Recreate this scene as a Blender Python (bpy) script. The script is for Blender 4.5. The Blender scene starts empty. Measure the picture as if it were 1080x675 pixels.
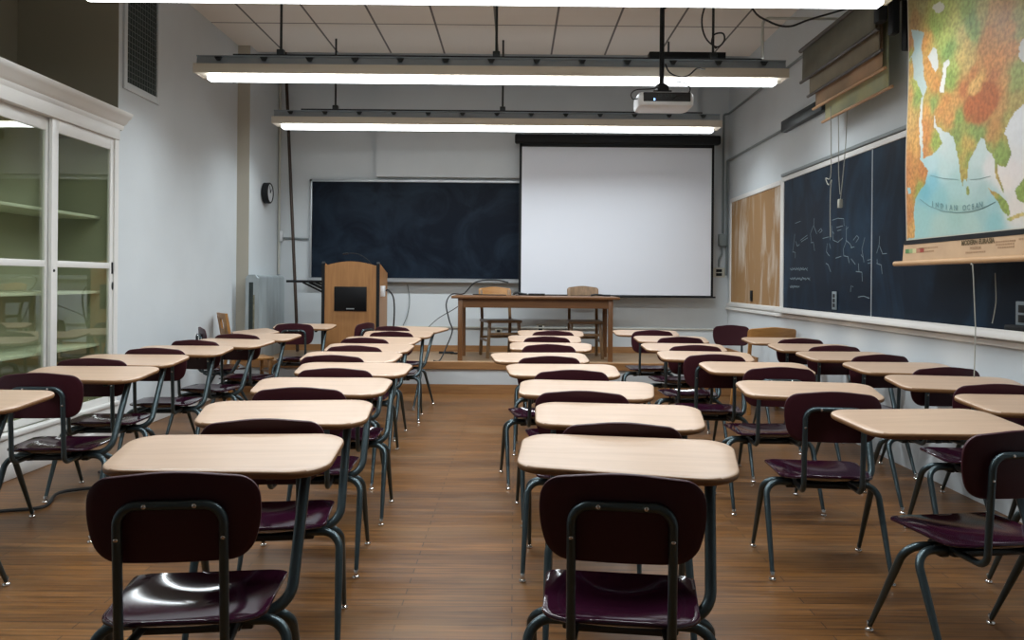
import bpy, bmesh, math, random
from mathutils import Vector, Matrix, noise
random.seed(7)
sc = bpy.context.scene
COL = sc.collection
PI = math.pi

# ------------------------------------------------------------------ helpers
def cam_uv(px, py):
    u, v = px - 543.0, py - 296.0
    return u + .009 * v, v - .009 * u
def P(px, py, D):
    """measured image point at distance D -> metres"""
    u, v = cam_uv(px, py)
    return Vector((u * D / 840, D, 1.26 - v * D / 840))
def PX(px, py, X):
    u, v = cam_uv(px, py)
    return P(px, py, X * 840 / u)

def fillet(pts, rad, seg=6, closed=False):
    pts = [Vector(p) for p in pts]
    n = len(pts); out = []
    rads = rad if isinstance(rad, (list, tuple)) else [rad] * n
    for i in range(n):
        if not closed and (i == 0 or i == n - 1):
            out.append(pts[i]); continue
        p, a, b = pts[i], pts[i - 1], pts[(i + 1) % n]
        r = rads[i]
        da, db = (a - p), (b - p)
        la, lb = da.length, db.length
        if r <= 0 or la < 1e-6 or lb < 1e-6:
            out.append(p); continue
        da /= la; db /= lb
        ang = da.angle(db)
        if ang > PI - .01:
            out.append(p); continue
        t = min(r / math.tan(ang / 2), la * .49, lb * .49)
        r2 = t * math.tan(ang / 2)
        bis = (da + db).normalized()
        c = p + bis * (r2 / math.sin(ang / 2))
        s, e = p + da * t - c, p + db * t - c
        tot = s.angle(e)
        for k in range(seg + 1):
            f = k / seg
            out.append(c + (s * math.sin((1 - f) * tot) + e * math.sin(f * tot)) / max(math.sin(tot), 1e-6))
    return out

def resample(pts, step):
    out = [pts[0]]
    for a, b in zip(pts, pts[1:]):
        L = (b - a).length
        k = max(1, int(L / step))
        for i in range(1, k + 1):
            out.append(a.lerp(b, i / k))
    return out

def tube(bm, pts, r, n=10, caps=True):
    pts = [Vector(p) for p in pts]
    q = [pts[0]]
    for p in pts[1:]:
        if (p - q[-1]).length > 1e-5: q.append(p)
    pts = q
    m = len(pts)
    L = [0]
    for a, b in zip(pts, pts[1:]): L.append(L[-1] + (b - a).length)
    def rad(i):
        if isinstance(r, (int, float)): return r
        return r(L[i] / L[-1])
    t0 = (pts[1] - pts[0]).normalized()
    up = Vector((0, 0, 1)) if abs(t0.z) < .9 else Vector((1, 0, 0))
    nrm = (up - t0 * up.dot(t0)).normalized()
    rings = []
    for i in range(m):
        t = ((pts[min(i + 1, m - 1)] - pts[max(i - 1, 0)])).normalized()
        nrm = (nrm - t * nrm.dot(t)).normalized()
        bn = t.cross(nrm)
        rings.append([bm.verts.new(pts[i] + (nrm * math.cos(2 * PI * k / n) + bn * math.sin(2 * PI * k / n)) * rad(i)) for k in range(n)])
    for a, b in zip(rings, rings[1:]):
        for k in range(n):
            bm.faces.new((a[k], a[(k + 1) % n], b[(k + 1) % n], b[k]))
    if caps:
        bm.faces.new(rings[0][::-1]); bm.faces.new(rings[-1])

def box(bm, x0, x1, y0, y1, z0, z1, bev=0, seg=2, mat=None):
    x0, x1 = sorted((x0, x1)); y0, y1 = sorted((y0, y1)); z0, z1 = sorted((z0, z1))
    vs = [bm.verts.new(p) for p in ((x0, y0, z0), (x1, y0, z0), (x1, y1, z0), (x0, y1, z0), (x0, y0, z1), (x1, y0, z1), (x1, y1, z1), (x0, y1, z1))]
    fs = [bm.faces.new([vs[i] for i in f]) for f in ((0, 3, 2, 1), (4, 5, 6, 7), (0, 1, 5, 4), (1, 2, 6, 5), (2, 3, 7, 6), (3, 0, 4, 7))]
    new = vs
    if bev:
        es = list({e for f in fs for e in f.edges})
        r = bmesh.ops.bevel(bm, geom=es, offset=bev, segments=seg, affect='EDGES', profile=.5)
        new = list({v for v in r['verts']} | {v for f in r['faces'] for v in f.verts})
    if mat is not None:
        for v in new: v.co = mat @ v.co
    return new

def obox(bm, a, b, w, t, up=(0, 0, 1), bev=0):
    """bar of section w x t from a to b"""
    a, b = Vector(a), Vector(b)
    d = (b - a); L = d.length; d.normalize()
    up = Vector(up)
    s = d.cross(up)
    if s.length < 1e-4: s = d.cross(Vector((1, 0, 0)))
    s.normalize(); u = s.cross(d)
    M = Matrix((s, d, u)).transposed().to_4x4(); M.translation = a
    box(bm, -w / 2, w / 2, 0, L, -t / 2, t / 2, bev, 2, M)

def extrude_poly(bm, pts, vec):
    """closed polygon pts (3-D) extruded by vec"""
    vec = Vector(vec)
    a = [bm.verts.new(Vector(p)) for p in pts]
    b = [bm.verts.new(Vector(p) + vec) for p in pts]
    n = len(a)
    bm.faces.new(a[::-1]); bm.faces.new(b)
    for i in range(n):
        bm.faces.new((a[i], a[(i + 1) % n], b[(i + 1) % n], b[i]))

def lathe(bm, prof, n=16, M=None):
    rings = []
    for (r, z) in prof:
        rings.append([bm.verts.new(((M @ Vector((r * math.cos(2 * PI * k / n), r * math.sin(2 * PI * k / n), z))) if M else Vector((r * math.cos(2 * PI * k / n), r * math.sin(2 * PI * k / n), z)))) for k in range(n)])
    for a, b in zip(rings, rings[1:]):
        for k in range(n):
            bm.faces.new((a[k], a[(k + 1) % n], b[(k + 1) % n], b[k]))
    bm.faces.new(rings[0][::-1]); bm.faces.new(rings[-1])

def shell(bm, outline, fn, th, rings=7, edge=2):
    """rounded panel: outline (2-D, ccw) filled with rings, mapped by fn(x,y)->Vector on its top face, thickness th, rounded rim"""
    n = len(outline)
    cx = sum(p[0] for p in outline) / n; cy = sum(p[1] for p in outline) / n
    def nor(x, y):
        e = .002
        a = fn(x + e, y) - fn(x - e, y); b = fn(x, y + e) - fn(x, y - e)
        return a.cross(b).normalized()
    top, bot = [], []
    ss = [1 - (1 - k / rings) ** 1.3 for k in range(1, rings + 1)]
    inset = th * .5
    size = max(abs(p[0] - cx) + abs(p[1] - cy) for p in outline)
    for s in ss:
        tr, br = [], []
        for (x, y) in outline:
            s2 = s * (1 - inset / size)
            qx, qy = cx + (x - cx) * s2, cy + (y - cy) * s2
            p, nn = fn(qx, qy), nor(qx, qy)
            tr.append(bm.verts.new(p)); br.append(bm.verts.new(p - nn * th))
        top.append(tr); bot.append(br)
    rim = []
    for k in range(1, edge + 1):
        a = PI * k / (edge + 1)
        row = []
        for (x, y) in outline:
            s2 = (1 - inset / size) + inset / size * math.sin(a)
            qx, qy = cx + (x - cx) * s2, cy + (y - cy) * s2
            row.append(bm.verts.new(fn(qx, qy) - nor(qx, qy) * th * (1 - math.cos(a)) / 2))
        rim.append(row)
    ct = bm.verts.new(fn(cx, cy)); cb = bm.verts.new(fn(cx, cy) - nor(cx, cy) * th)
    seq = top + rim + bot[::-1]
    for k in range(n):
        bm.faces.new((ct, top[0][k], top[0][(k + 1) % n]))
        bm.faces.new((cb, bot[0][(k + 1) % n], bot[0][k]))
    for a, b in zip(seq, seq[1:]):
        for k in range(n):
            bm.faces.new((a[k], b[k], b[(k + 1) % n], a[(k + 1) % n]))

def obj(name, bm, mat, parent=None, smooth=True, angle=40, label=None):
    me = bpy.data.meshes.new(name)
    bmesh.ops.recalc_face_normals(bm, faces=bm.faces[:])
    bm.to_mesh(me); bm.free()
    if smooth:
        me.shade_smooth()
        try: me.set_sharp_from_angle(angle=math.radians(angle))
        except Exception: pass
    for m in (mat if isinstance(mat, (list, tuple)) else [mat]): me.materials.append(m)
    o = bpy.data.objects.new(name, me); COL.objects.link(o)
    if parent is not None: o.parent = parent
    if label: o['label'] = label
    return o
def B(): return bmesh.new()
def tag(o, label, cat, group=None, kind=None):
    o['label'] = label; o['category'] = cat
    if group: o['group'] = group
    if kind: o['kind'] = kind
    return o
def thing(name, label, cat, loc=(0, 0, 0), rz=0, group=None):
    o = bpy.data.objects.new(name, None); COL.objects.link(o)
    o.empty_display_size = .1
    o.location = loc; o.rotation_euler = (0, 0, rz)
    return tag(o, label, cat, group)
def struct(name, bm, mat, label=None, cat=None, smooth=False):
    o = obj(name, bm, mat, smooth=smooth)
    o['kind'] = 'structure'
    if label: o['label'] = label
    if cat: o['category'] = cat
    return o
def dup(root, loc, rz, label, group=None):
    def cp(o, parent):
        c = o.copy(); COL.objects.link(c); c.parent = parent
        for ch in kids[o.name]: cp(ch, c)
        return c
    kids = {}
    def walk(o):
        kids[o.name] = [x for x in o.children]
        for x in kids[o.name]: walk(x)
    walk(root)
    r = cp(root, None)
    r.location = loc; r.rotation_euler = (0, 0, rz); r['label'] = label
    if group: r['group'] = group
    return r

# ------------------------------------------------------------------ materials
def mat(name, color, rough=.5, metal=0, spec=.5, coat=0, noise_amt=0, noise_scale=8, stretch=(1, 1, 1), color2=None, bump=0, bump_scale=60, emit=None, emit_s=0, coat_rough=.1):
    m = bpy.data.materials.new(name); m.use_nodes = True
    nt = m.node_tree; b = nt.nodes['Principled BSDF']
    b.inputs['Base Color'].default_value = (*color, 1)
    b.inputs['Roughness'].default_value = rough
    b.inputs['Metallic'].default_value = metal
    b.inputs['Specular IOR Level'].default_value = spec
    b.inputs['Coat Weight'].default_value = coat
    b.inputs['Coat Roughness'].default_value = coat_rough
    if emit:
        b.inputs['Emission Color'].default_value = (*emit, 1); b.inputs['Emission Strength'].default_value = emit_s
    if noise_amt or color2 or bump:
        tc = nt.nodes.new('ShaderNodeTexCoord'); mp = nt.nodes.new('ShaderNodeMapping')
        mp.inputs['Scale'].default_value = stretch
        nt.links.new(tc.outputs['Object'], mp.inputs['Vector'])
    if noise_amt or color2:
        nz = nt.nodes.new('ShaderNodeTexNoise'); nz.inputs['Scale'].default_value = noise_scale; nz.inputs['Detail'].default_value = 6
        nt.links.new(mp.outputs['Vector'], nz.inputs['Vector'])
        rp = nt.nodes.new('ShaderNodeValToRGB')
        c2 = color2 or tuple(c * (1 - noise_amt) for c in color)
        rp.color_ramp.elements[0].position = .3; rp.color_ramp.elements[1].position = .7
        rp.color_ramp.elements[0].color = (*c2, 1); rp.color_ramp.elements[1].color = (*color, 1)
        nt.links.new(nz.outputs['Fac'], rp.inputs['Fac'])
        nt.links.new(rp.outputs['Color'], b.inputs['Base Color'])
    if bump:
        n2 = nt.nodes.new('ShaderNodeTexNoise'); n2.inputs['Scale'].default_value = bump_scale; n2.inputs['Detail'].default_value = 3
        nt.links.new(mp.outputs['Vector'], n2.inputs['Vector'])
        bp = nt.nodes.new('ShaderNodeBump'); bp.inputs['Strength'].default_value = bump; bp.inputs['Distance'].default_value = .01
        nt.links.new(n2.outputs['Fac'], bp.inputs['Height']); nt.links.new(bp.outputs['Normal'], b.inputs['Normal'])
    return m

def wood_floor_mat():
    m = bpy.data.materials.new('strip_wood_floor'); m.use_nodes = True
    nt = m.node_tree; N = nt.nodes; Lk = nt.links; b = N['Principled BSDF']
    tc = N.new('ShaderNodeTexCoord')
    br = N.new('ShaderNodeTexBrick')
    br.offset = .37; br.offset_frequency = 2; br.squash = 1
    br.inputs['Scale'].default_value = 1
    br.inputs['Mortar Size'].default_value = .0026
    br.inputs['Mortar Smooth'].default_value = .3
    br.inputs['Bias'].default_value = 0
    br.inputs['Brick Width'].default_value = 1.15
    br.inputs['Row Height'].default_value = .057
    br.inputs['Color1'].default_value = (.20, .088, .024, 1)
    br.inputs['Color2'].default_value = (.135, .058, .016, 1)
    br.inputs['Mortar'].default_value = (.05, .022, .009, 1)
    Lk.new(tc.outputs['Object'], br.inputs['Vector'])
    mp = N.new('ShaderNodeMapping'); mp.inputs['Scale'].default_value = (1.2, 22, 1)
    Lk.new(tc.outputs['Object'], mp.inputs['Vector'])
    nz = N.new('ShaderNodeTexNoise'); nz.inputs['Scale'].default_value = 3; nz.inputs['Detail'].default_value = 7
    Lk.new(mp.outputs['Vector'], nz.inputs['Vector'])
    gr = N.new('ShaderNodeValToRGB')
    gr.color_ramp.elements[0].position = .3; gr.color_ramp.elements[0].color = (.52, .50, .48, 1)
    gr.color_ramp.elements[1].position = .72; gr.color_ramp.elements[1].color = (1.3, 1.25, 1.2, 1)
    Lk.new(nz.outputs['Fac'], gr.inputs['Fac'])
    mx = N.new('ShaderNodeMix'); mx.data_type = 'RGBA'; mx.blend_type = 'MULTIPLY'; mx.inputs['Factor'].default_value = 1
    Lk.new(br.outputs['Color'], mx.inputs['A']); Lk.new(gr.outputs['Color'], mx.inputs['B'])
    # worn grey scuffs
    n3 = N.new('ShaderNodeTexNoise'); n3.inputs['Scale'].default_value = 1.3; n3.inputs['Detail'].default_value = 8; n3.inputs['Roughness'].default_value = .65
    mp3 = N.new('ShaderNodeMapping'); mp3.inputs['Scale'].default_value = (1, 1.8, 1)
    Lk.new(tc.outputs['Object'], mp3.inputs['Vector']); Lk.new(mp3.outputs['Vector'], n3.inputs['Vector'])
    r3 = N.new('ShaderNodeValToRGB'); r3.color_ramp.elements[0].position = .47; r3.color_ramp.elements[1].position = .72
    r3.color_ramp.elements[0].color = (0, 0, 0, 1); r3.color_ramp.elements[1].color = (.4, .4, .4, 1)
    Lk.new(n3.outputs['Fac'], r3.inputs['Fac'])
    m2 = N.new('ShaderNodeMix'); m2.data_type = 'RGBA'
    Lk.new(r3.outputs['Color'], m2.inputs['Factor'])
    Lk.new(mx.outputs['Result'], m2.inputs['A']); m2.inputs['B'].default_value = (.215, .13, .062, 1)
    Lk.new(m2.outputs['Result'], b.inputs['Base Color'])
    b.inputs['Specular IOR Level'].default_value = .32
    rr = N.new('ShaderNodeMapRange'); rr.inputs['To Min'].default_value = .28; rr.inputs['To Max'].default_value = .46
    Lk.new(n3.outputs['Fac'], rr.inputs['Value']); Lk.new(rr.outputs['Result'], b.inputs['Roughness'])
    bp = N.new('ShaderNodeBump'); bp.inputs['Strength'].default_value = .25; bp.inputs['Distance'].default_value = .002; bp.invert = True
    Lk.new(br.outputs['Fac'], bp.inputs['Height']); Lk.new(bp.outputs['Normal'], b.inputs['Normal'])
    return m

def ceiling_mat():
    m = bpy.data.materials.new('ceiling_tile'); m.use_nodes = True
    nt = m.node_tree; N = nt.nodes; Lk = nt.links; b = N['Principled BSDF']
    tc = N.new('ShaderNodeTexCoord')
    mp = N.new('ShaderNodeMapping'); mp.inputs['Location'].default_value = (2.70, -8.2 + 1.22 * 9, 0)
    Lk.new(tc.outputs['Object'], mp.inputs['Vector'])
    br = N.new('ShaderNodeTexBrick'); br.offset = 0
    br.inputs['Scale'].default_value = 1; br.inputs['Mortar Size'].default_value = .012
    br.inputs['Brick Width'].default_value = .62; br.inputs['Row Height'].default_value = 1.22
    br.inputs['Mortar Smooth'].default_value = .2
    br.inputs['Color1'].default_value = (.78, .74, .68, 1); br.inputs['Color2'].default_value = (.76, .72, .66, 1)
    br.inputs['Mortar'].default_value = (.16, .15, .14, 1)
    Lk.new(mp.outputs['Vector'], br.inputs['Vector'])
    Lk.new(br.outputs['Color'], b.inputs['Base Color'])
    b.inputs['Roughness'].default_value = .9
    return m

def wood_mat(name, c1, c2, axis='X', rough=.4, scale=3.0, coat=0):
    m = bpy.data.materials.new(name); m.use_nodes = True
    nt = m.node_tree; N = nt.nodes; Lk = nt.links; b = N['Principled BSDF']
    tc = N.new('ShaderNodeTexCoord'); mp = N.new('ShaderNodeMapping')
    s = {'X': (1, 14, 14), 'Y': (14, 1, 14), 'Z': (14, 14, 1)}[axis]
    mp.inputs['Scale'].default_value = s
    Lk.new(tc.outputs['Object'], mp.inputs['Vector'])
    nz = N.new('ShaderNodeTexNoise'); nz.inputs['Scale'].default_value = scale; nz.inputs['Detail'].default_value = 8; nz.inputs['Distortion'].default_value = .6
    Lk.new(mp.outputs['Vector'], nz.inputs['Vector'])
    rp = N.new('ShaderNodeValToRGB')
    rp.color_ramp.elements[0].position = .32; rp.color_ramp.elements[1].position = .66
    rp.color_ramp.elements[0].color = (*c2, 1); rp.color_ramp.elements[1].color = (*c1, 1)
    Lk.new(nz.outputs['Fac'], rp.inputs['Fac']); Lk.new(rp.outputs['Color'], b.inputs['Base Color'])
    b.inputs['Roughness'].default_value = rough; b.inputs['Coat Weight'].default_value = coat
    return m

def chalk_mat(name, base, dust, lo=.45, hi=.9, stretch=(1, 1, 1)):
    m = bpy.data.materials.new(name); m.use_nodes = True
    nt = m.node_tree; N = nt.nodes; Lk = nt.links; b = N['Principled BSDF']
    tc = N.new('ShaderNodeTexCoord'); mp = N.new('ShaderNodeMapping'); mp.inputs['Scale'].default_value = stretch
    Lk.new(tc.outputs['Object'], mp.inputs['Vector'])
    nz = N.new('ShaderNodeTexNoise'); nz.inputs['Scale'].default_value = 1.6; nz.inputs['Detail'].default_value = 7; nz.inputs['Roughness'].default_value = .6
    nz.inputs['Distortion'].default_value = 1.2
    Lk.new(mp.outputs['Vector'], nz.inputs['Vector'])
    rp = N.new('ShaderNodeValToRGB'); rp.color_ramp.elements[0].position = lo; rp.color_ramp.elements[1].position = hi
    rp.color_ramp.elements[0].color = (*base, 1); rp.color_ramp.elements[1].color = (*dust, 1)
    Lk.new(nz.outputs['Fac'], rp.inputs['Fac']); Lk.new(rp.outputs['Color'], b.inputs['Base Color'])
    b.inputs['Roughness'].default_value = .5; b.inputs['Specular IOR Level'].default_value = .12
    return m

M = {}
M['wall'] = mat('painted_plaster', (.60, .64, .66), .75, noise_amt=.05, noise_scale=2.2, spec=.3, bump=.05, bump_scale=35)
M['wall_beige'] = mat('beige_paint', (.44, .41, .34), .75)
M['niche'] = mat('niche_shaded_wall', (.30, .285, .22), .8)  # shade inside the cabinet niche, put into its wall colour as dark olive
M['floor'] = wood_floor_mat()
M['ceiling'] = ceiling_mat()
M['ceil_plain'] = mat('old_ceiling_plaster', (.45, .5, .56), .9)
M['white_trim'] = mat('white_gloss_paint', (.74, .73, .70), .35, noise_amt=.04, noise_scale=5)
M['trim_wood'] = wood_mat('stage_trim_wood', (.36, .18, .07), (.26, .125, .045), 'X', .45)
M['stage_wood'] = wood_mat('stage_deck_wood', (.34, .22, .12), (.25, .15, .08), 'X', .45, 5)
M['desk'] = wood_mat('maple_laminate', (.50, .35, .245), (.44, .30, .205), 'X', .32, 2.6)
M['desk_edge'] = mat('brown_edge_band', (.20, .095, .035), .45)
M['maroon'] = mat('maroon_plastic', (.024, .0042, .013), .10, spec=.45)
M['maroon_back'] = mat('maroon_plastic_matt', (.044, .0085, .014), .42, spec=.3)
M['steel'] = mat('grey_hammered_steel', (.062, .085, .092), .30, metal=.7, bump=.12, bump_scale=220)
M['dark_steel'] = mat('dark_steel', (.03, .035, .036), .4, metal=.5)
M['chrome'] = mat('chrome', (.75, .74, .72), .18, metal=1)
M['rubber'] = mat('black_rubber', (.012, .012, .013), .55)
M['black'] = mat('black_metal', (.009, .010, .011), .55, spec=.25)
M['black_gloss'] = mat('black_glass_panel', (.005, .005, .006), .45, spec=.2)
M['chalk_back'] = chalk_mat('slate_board', (.0032, .0065, .0135), (.022, .038, .06), .42, .9)
M['chalk_side'] = chalk_mat('slate_board_dusty', (.0035, .009, .018), (.018, .05, .09), .47, .92, (1, 1, .6))
M['alu'] = mat('aluminium', (.50, .53, .55), .35, metal=.7)
M['chalk'] = mat('chalk', (.17, .215, .24), .95)
M['screen'] = mat('projection_fabric', (.66, .68, .73), .85, spec=.2)
M['lamp_beige'] = mat('beige_enamel', (.66, .60, .50), .5)
M['lamp_metal'] = mat('grey_galvanised', (.32, .37, .41), .4, metal=.5)
M['lens'] = mat('lit_diffuser', (.9, .9, .9), .5, emit=(.92, .97, 1.0), emit_s=7)
M['cork'] = chalk_mat('cork_board', (.31, .18, .08), (.58, .52, .44), .5, .72, (1, 2.2, .55))
M['oak'] = wood_mat('oak_veneer', (.40, .195, .07), (.31, .145, .05), 'Z', .45, 2.2)
M['table_wood'] = wood_mat('table_wood', (.19, .083, .03), (.135, .058, .02), 'X', .4, 2.5)
M['table_leg'] = wood_mat('table_leg_wood', (.22, .10, .038), (.16, .07, .026), 'Z', .4, 2.5)
M['chair_wood'] = wood_mat('old_chair_wood', (.23, .13, .06), (.15, .085, .038), 'Z', .4, 3)
M['chair_wood_light'] = wood_mat('honey_chair_wood', (.42, .205, .062), (.33, .15, .042), 'X', .38, 3)
M['map_wood'] = wood_mat('map_stick_wood', (.50, .30, .15), (.42, .24, .11), 'Y', .45, 3)
M['metal_cover'] = mat('galvanised_cover', (.44, .50, .52), .40, metal=.35, noise_amt=.3, noise_scale=3, stretch=(3, 3, .8))
M['rust'] = mat('flaking_metal', (.26, .25, .17), .7, noise_amt=.6, noise_scale=14)
M['conduit'] = mat('painted_conduit', (.20, .23, .23), .5)
M['conduit_light'] = mat('pale_conduit', (.48, .48, .43), .5)
M['outlet'] = mat('ivory_plate', (.58, .56, .47), .4)
M['outlet_grey'] = mat('steel_plate', (.20, .24, .26), .4, metal=.3)
M['white_plastic'] = mat('white_plastic', (.74, .75, .76), .35)
M['sheet_olive'] = mat('olive_map_cloth', (.16, .155, .115), .8, noise_amt=.2, noise_scale=6)
M['sheet_dark'] = mat('drab_map_cloth', (.22, .19, .13), .8, noise_amt=.2, noise_scale=6)
M['sheet_tan'] = mat('tan_map_cloth', (.46, .29, .17), .8, color2=(.20, .165, .11), noise_scale=1.6)
M['sheet_green'] = mat('green_map_cloth', (.50, .50, .27), .8, color2=(.30, .36, .27), noise_scale=3)
M['dark_wood'] = wood_mat('dark_slat_wood', (.07, .055, .04), (.045, .035, .025), 'Y', .5)
M['string'] = mat('cotton_string', (.36, .36, .31), .9)
M['pole'] = wood_mat('dark_pole_wood', (.045, .024, .013), (.028, .015, .009), 'Z', .45)
M['shelf_in'] = mat('pale_green_paint', (.62, .64, .52), .6)
M['cab_in'] = mat('cabinet_green_paint', (.44, .44, .33), .7)
M['vent_dark'] = mat('vent_dark', (.02, .03, .028), .8)
M['vent_wire'] = mat('vent_wire', (.16, .18, .17), .5, metal=.4)
M['face'] = mat('clock_face', (.55, .57, .58), .4)
M['blue_led'] = mat('blue_indicator', (.1, .2, .5), .4, emit=(.25, .45, 1), emit_s=3)

def glass_mat():
    m = bpy.data.materials.new('cabinet_glass'); m.use_nodes = True
    nt = m.node_tree; N = nt.nodes; Lk = nt.links
    N.remove(N['Principled BSDF'])
    out = N['Material Output']
    tr = N.new('ShaderNodeBsdfTransparent'); tr.inputs['Color'].default_value = (.93, .96, .90, 1)
    gl = N.new('ShaderNodeBsdfGlossy'); gl.inputs['Roughness'].default_value = .015; gl.inputs['Color'].default_value = (1, 1, 1, 1)
    lw = N.new('ShaderNodeLayerWeight'); lw.inputs['Blend'].default_value = .5
    pw = N.new('ShaderNodeMath'); pw.operation = 'POWER'; pw.inputs[1].default_value = 4.0; Lk.new(lw.outputs['Facing'], pw.inputs[0])
    fr = N.new('ShaderNodeMath'); fr.operation = 'MULTIPLY_ADD'; fr.inputs[1].default_value = .85; fr.inputs[2].default_value = .06; Lk.new(pw.outputs[0], fr.inputs[0])
    ad = N.new('ShaderNodeMixShader')
    Lk.new(fr.outputs[0], ad.inputs['Fac']); Lk.new(tr.outputs['BSDF'], ad.inputs[1]); Lk.new(gl.outputs['BSDF'], ad.inputs[2])
    Lk.new(ad.outputs['Shader'], out.inputs['Surface'])
    return m
M['glass'] = glass_mat()

# ------------------------------------------------------------------ the room
XL, XLI, XR, YB, YF, ZC = -3.15, -3.01, 2.70, 10.1, -2.6, 3.89
YJ, YP, HP = 9.0, 8.81, .356      # left jog, platform front, platform height
WT = 4.45
CAB0, CAB1, NX = 3.75, 6.30, -3.95   # cabinet niche
bm = B(); box(bm, NX, XR + .2, YF - .2, YB + .2, -.12, 0)
struct('floor', bm, M['floor'])
bm = B(); box(bm, NX, XR + .2, YF - .2, 9.25, ZC, ZC + .05)
struct('ceiling', bm, M['ceiling'])
bm = B(); box(bm, NX, XR + .2, 9.0, YB + .2, WT, WT + .05); box(bm, NX, XR + .2, 9.0, 9.05, ZC + .05, WT)
struct('ceiling_recess', bm, M['ceil_plain'], 'higher plaster ceiling seen through the gap behind the tiles', 'ceiling')
bm = B(); box(bm, NX - .2, XR + .2, YB, YB + .2, 0, WT); struct('wall_back', bm, M['wall'])
bm = B(); box(bm, NX - .2, XR + .2, YF - .2, YF, 0, WT); struct('wall_front', bm, M['wall'])
bm = B(); box(bm, XR, XR + .2, YF, YB, 0, WT); struct('wall_right', bm, M['wall'])
bm = B()
box(bm, NX, XL, YF, CAB0, 0, WT); box(bm, NX, XL, CAB1, YJ, 0, WT); box(bm, NX, XLI, YJ, YB, 0, WT)
o = struct('wall_left', bm, [M['wall'], M['wall_beige'], M['niche']])
for p in o.data.polygons:
    c, n = p.center, p.normal
    if n.y < -.9 and abs(c.y - YJ) < .01: p.material_index = 1
    if n.y < -.9 and abs(c.y - CAB1) < .01: p.material_index = 2
bm = B(); box(bm, NX - .2, NX, CAB0 - .2, CAB1 + .2, 0, WT); struct('wall_niche', bm, M['niche'])
# shallow boxed bulkhead on the back wall above the chalkboard
bm = B(); box(bm, -1.75, 2.28, YB - .1, YB, 2.55, WT); struct('wall_bulkhead', bm, M['wall'])
# platform
bm = B(); box(bm, XL + .005, XR, YP + .03, YJ - .002, 0, HP - .002); box(bm, XLI + .005, XR, YJ - .002, YB, 0, HP - .002)
struct('floor_platform', bm, M['wall'], 'low platform with a white painted front under the wooden table', 'platform')
bm = B(); box(bm, XL + .005, XR, YP + .03, YJ - .002, HP - .002, HP); box(bm, XLI + .005, XR, YJ - .002, YB, HP - .002, HP)
struct('floor_deck', bm, M['stage_wood'], 'worn plank top of the platform', 'platform')
bm = B(); box(bm, XL + .005, XR, YP, YP + .03, HP - .082, HP, .004); struct('trim_1', bm, M['trim_wood'])
bm = B(); box(bm, XL + .005, XR, YP + .012, YP + .03, 0, .105, .003); struct('trim_2', bm, M['trim_wood'])
bm = B(); box(bm, XLI, XR, YB - .018, YB, HP, HP + .078, .003); struct('baseboard_back', bm, M['trim_wood'])
bm = B(); box(bm, XR - .018, XR, YP, YB - .02, HP, HP + .078, .003); struct('baseboard_right', bm, M['trim_wood'])
bm = B(); box(bm, XL, XL + .02, CAB1 + .02, YP - .005, 0, .14, .004); struct('baseboard_left', bm, M['white_trim'])
# thin raceway along the back wall and moulding under the side chalkboard
bm = B(); box(bm, -2.2, XR - .02, YB - .02, YB, .655, .675, .003); struct('trim_3', bm, M['conduit_light'])
bm = B(); box(bm, XR - .03, XR, 2.0, YB, .92, .955, .006); box(bm, XR - .015, XR, 2.0, YB, .955, 1.0, .003); struct('trim_4', bm, M['white_trim'])

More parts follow.
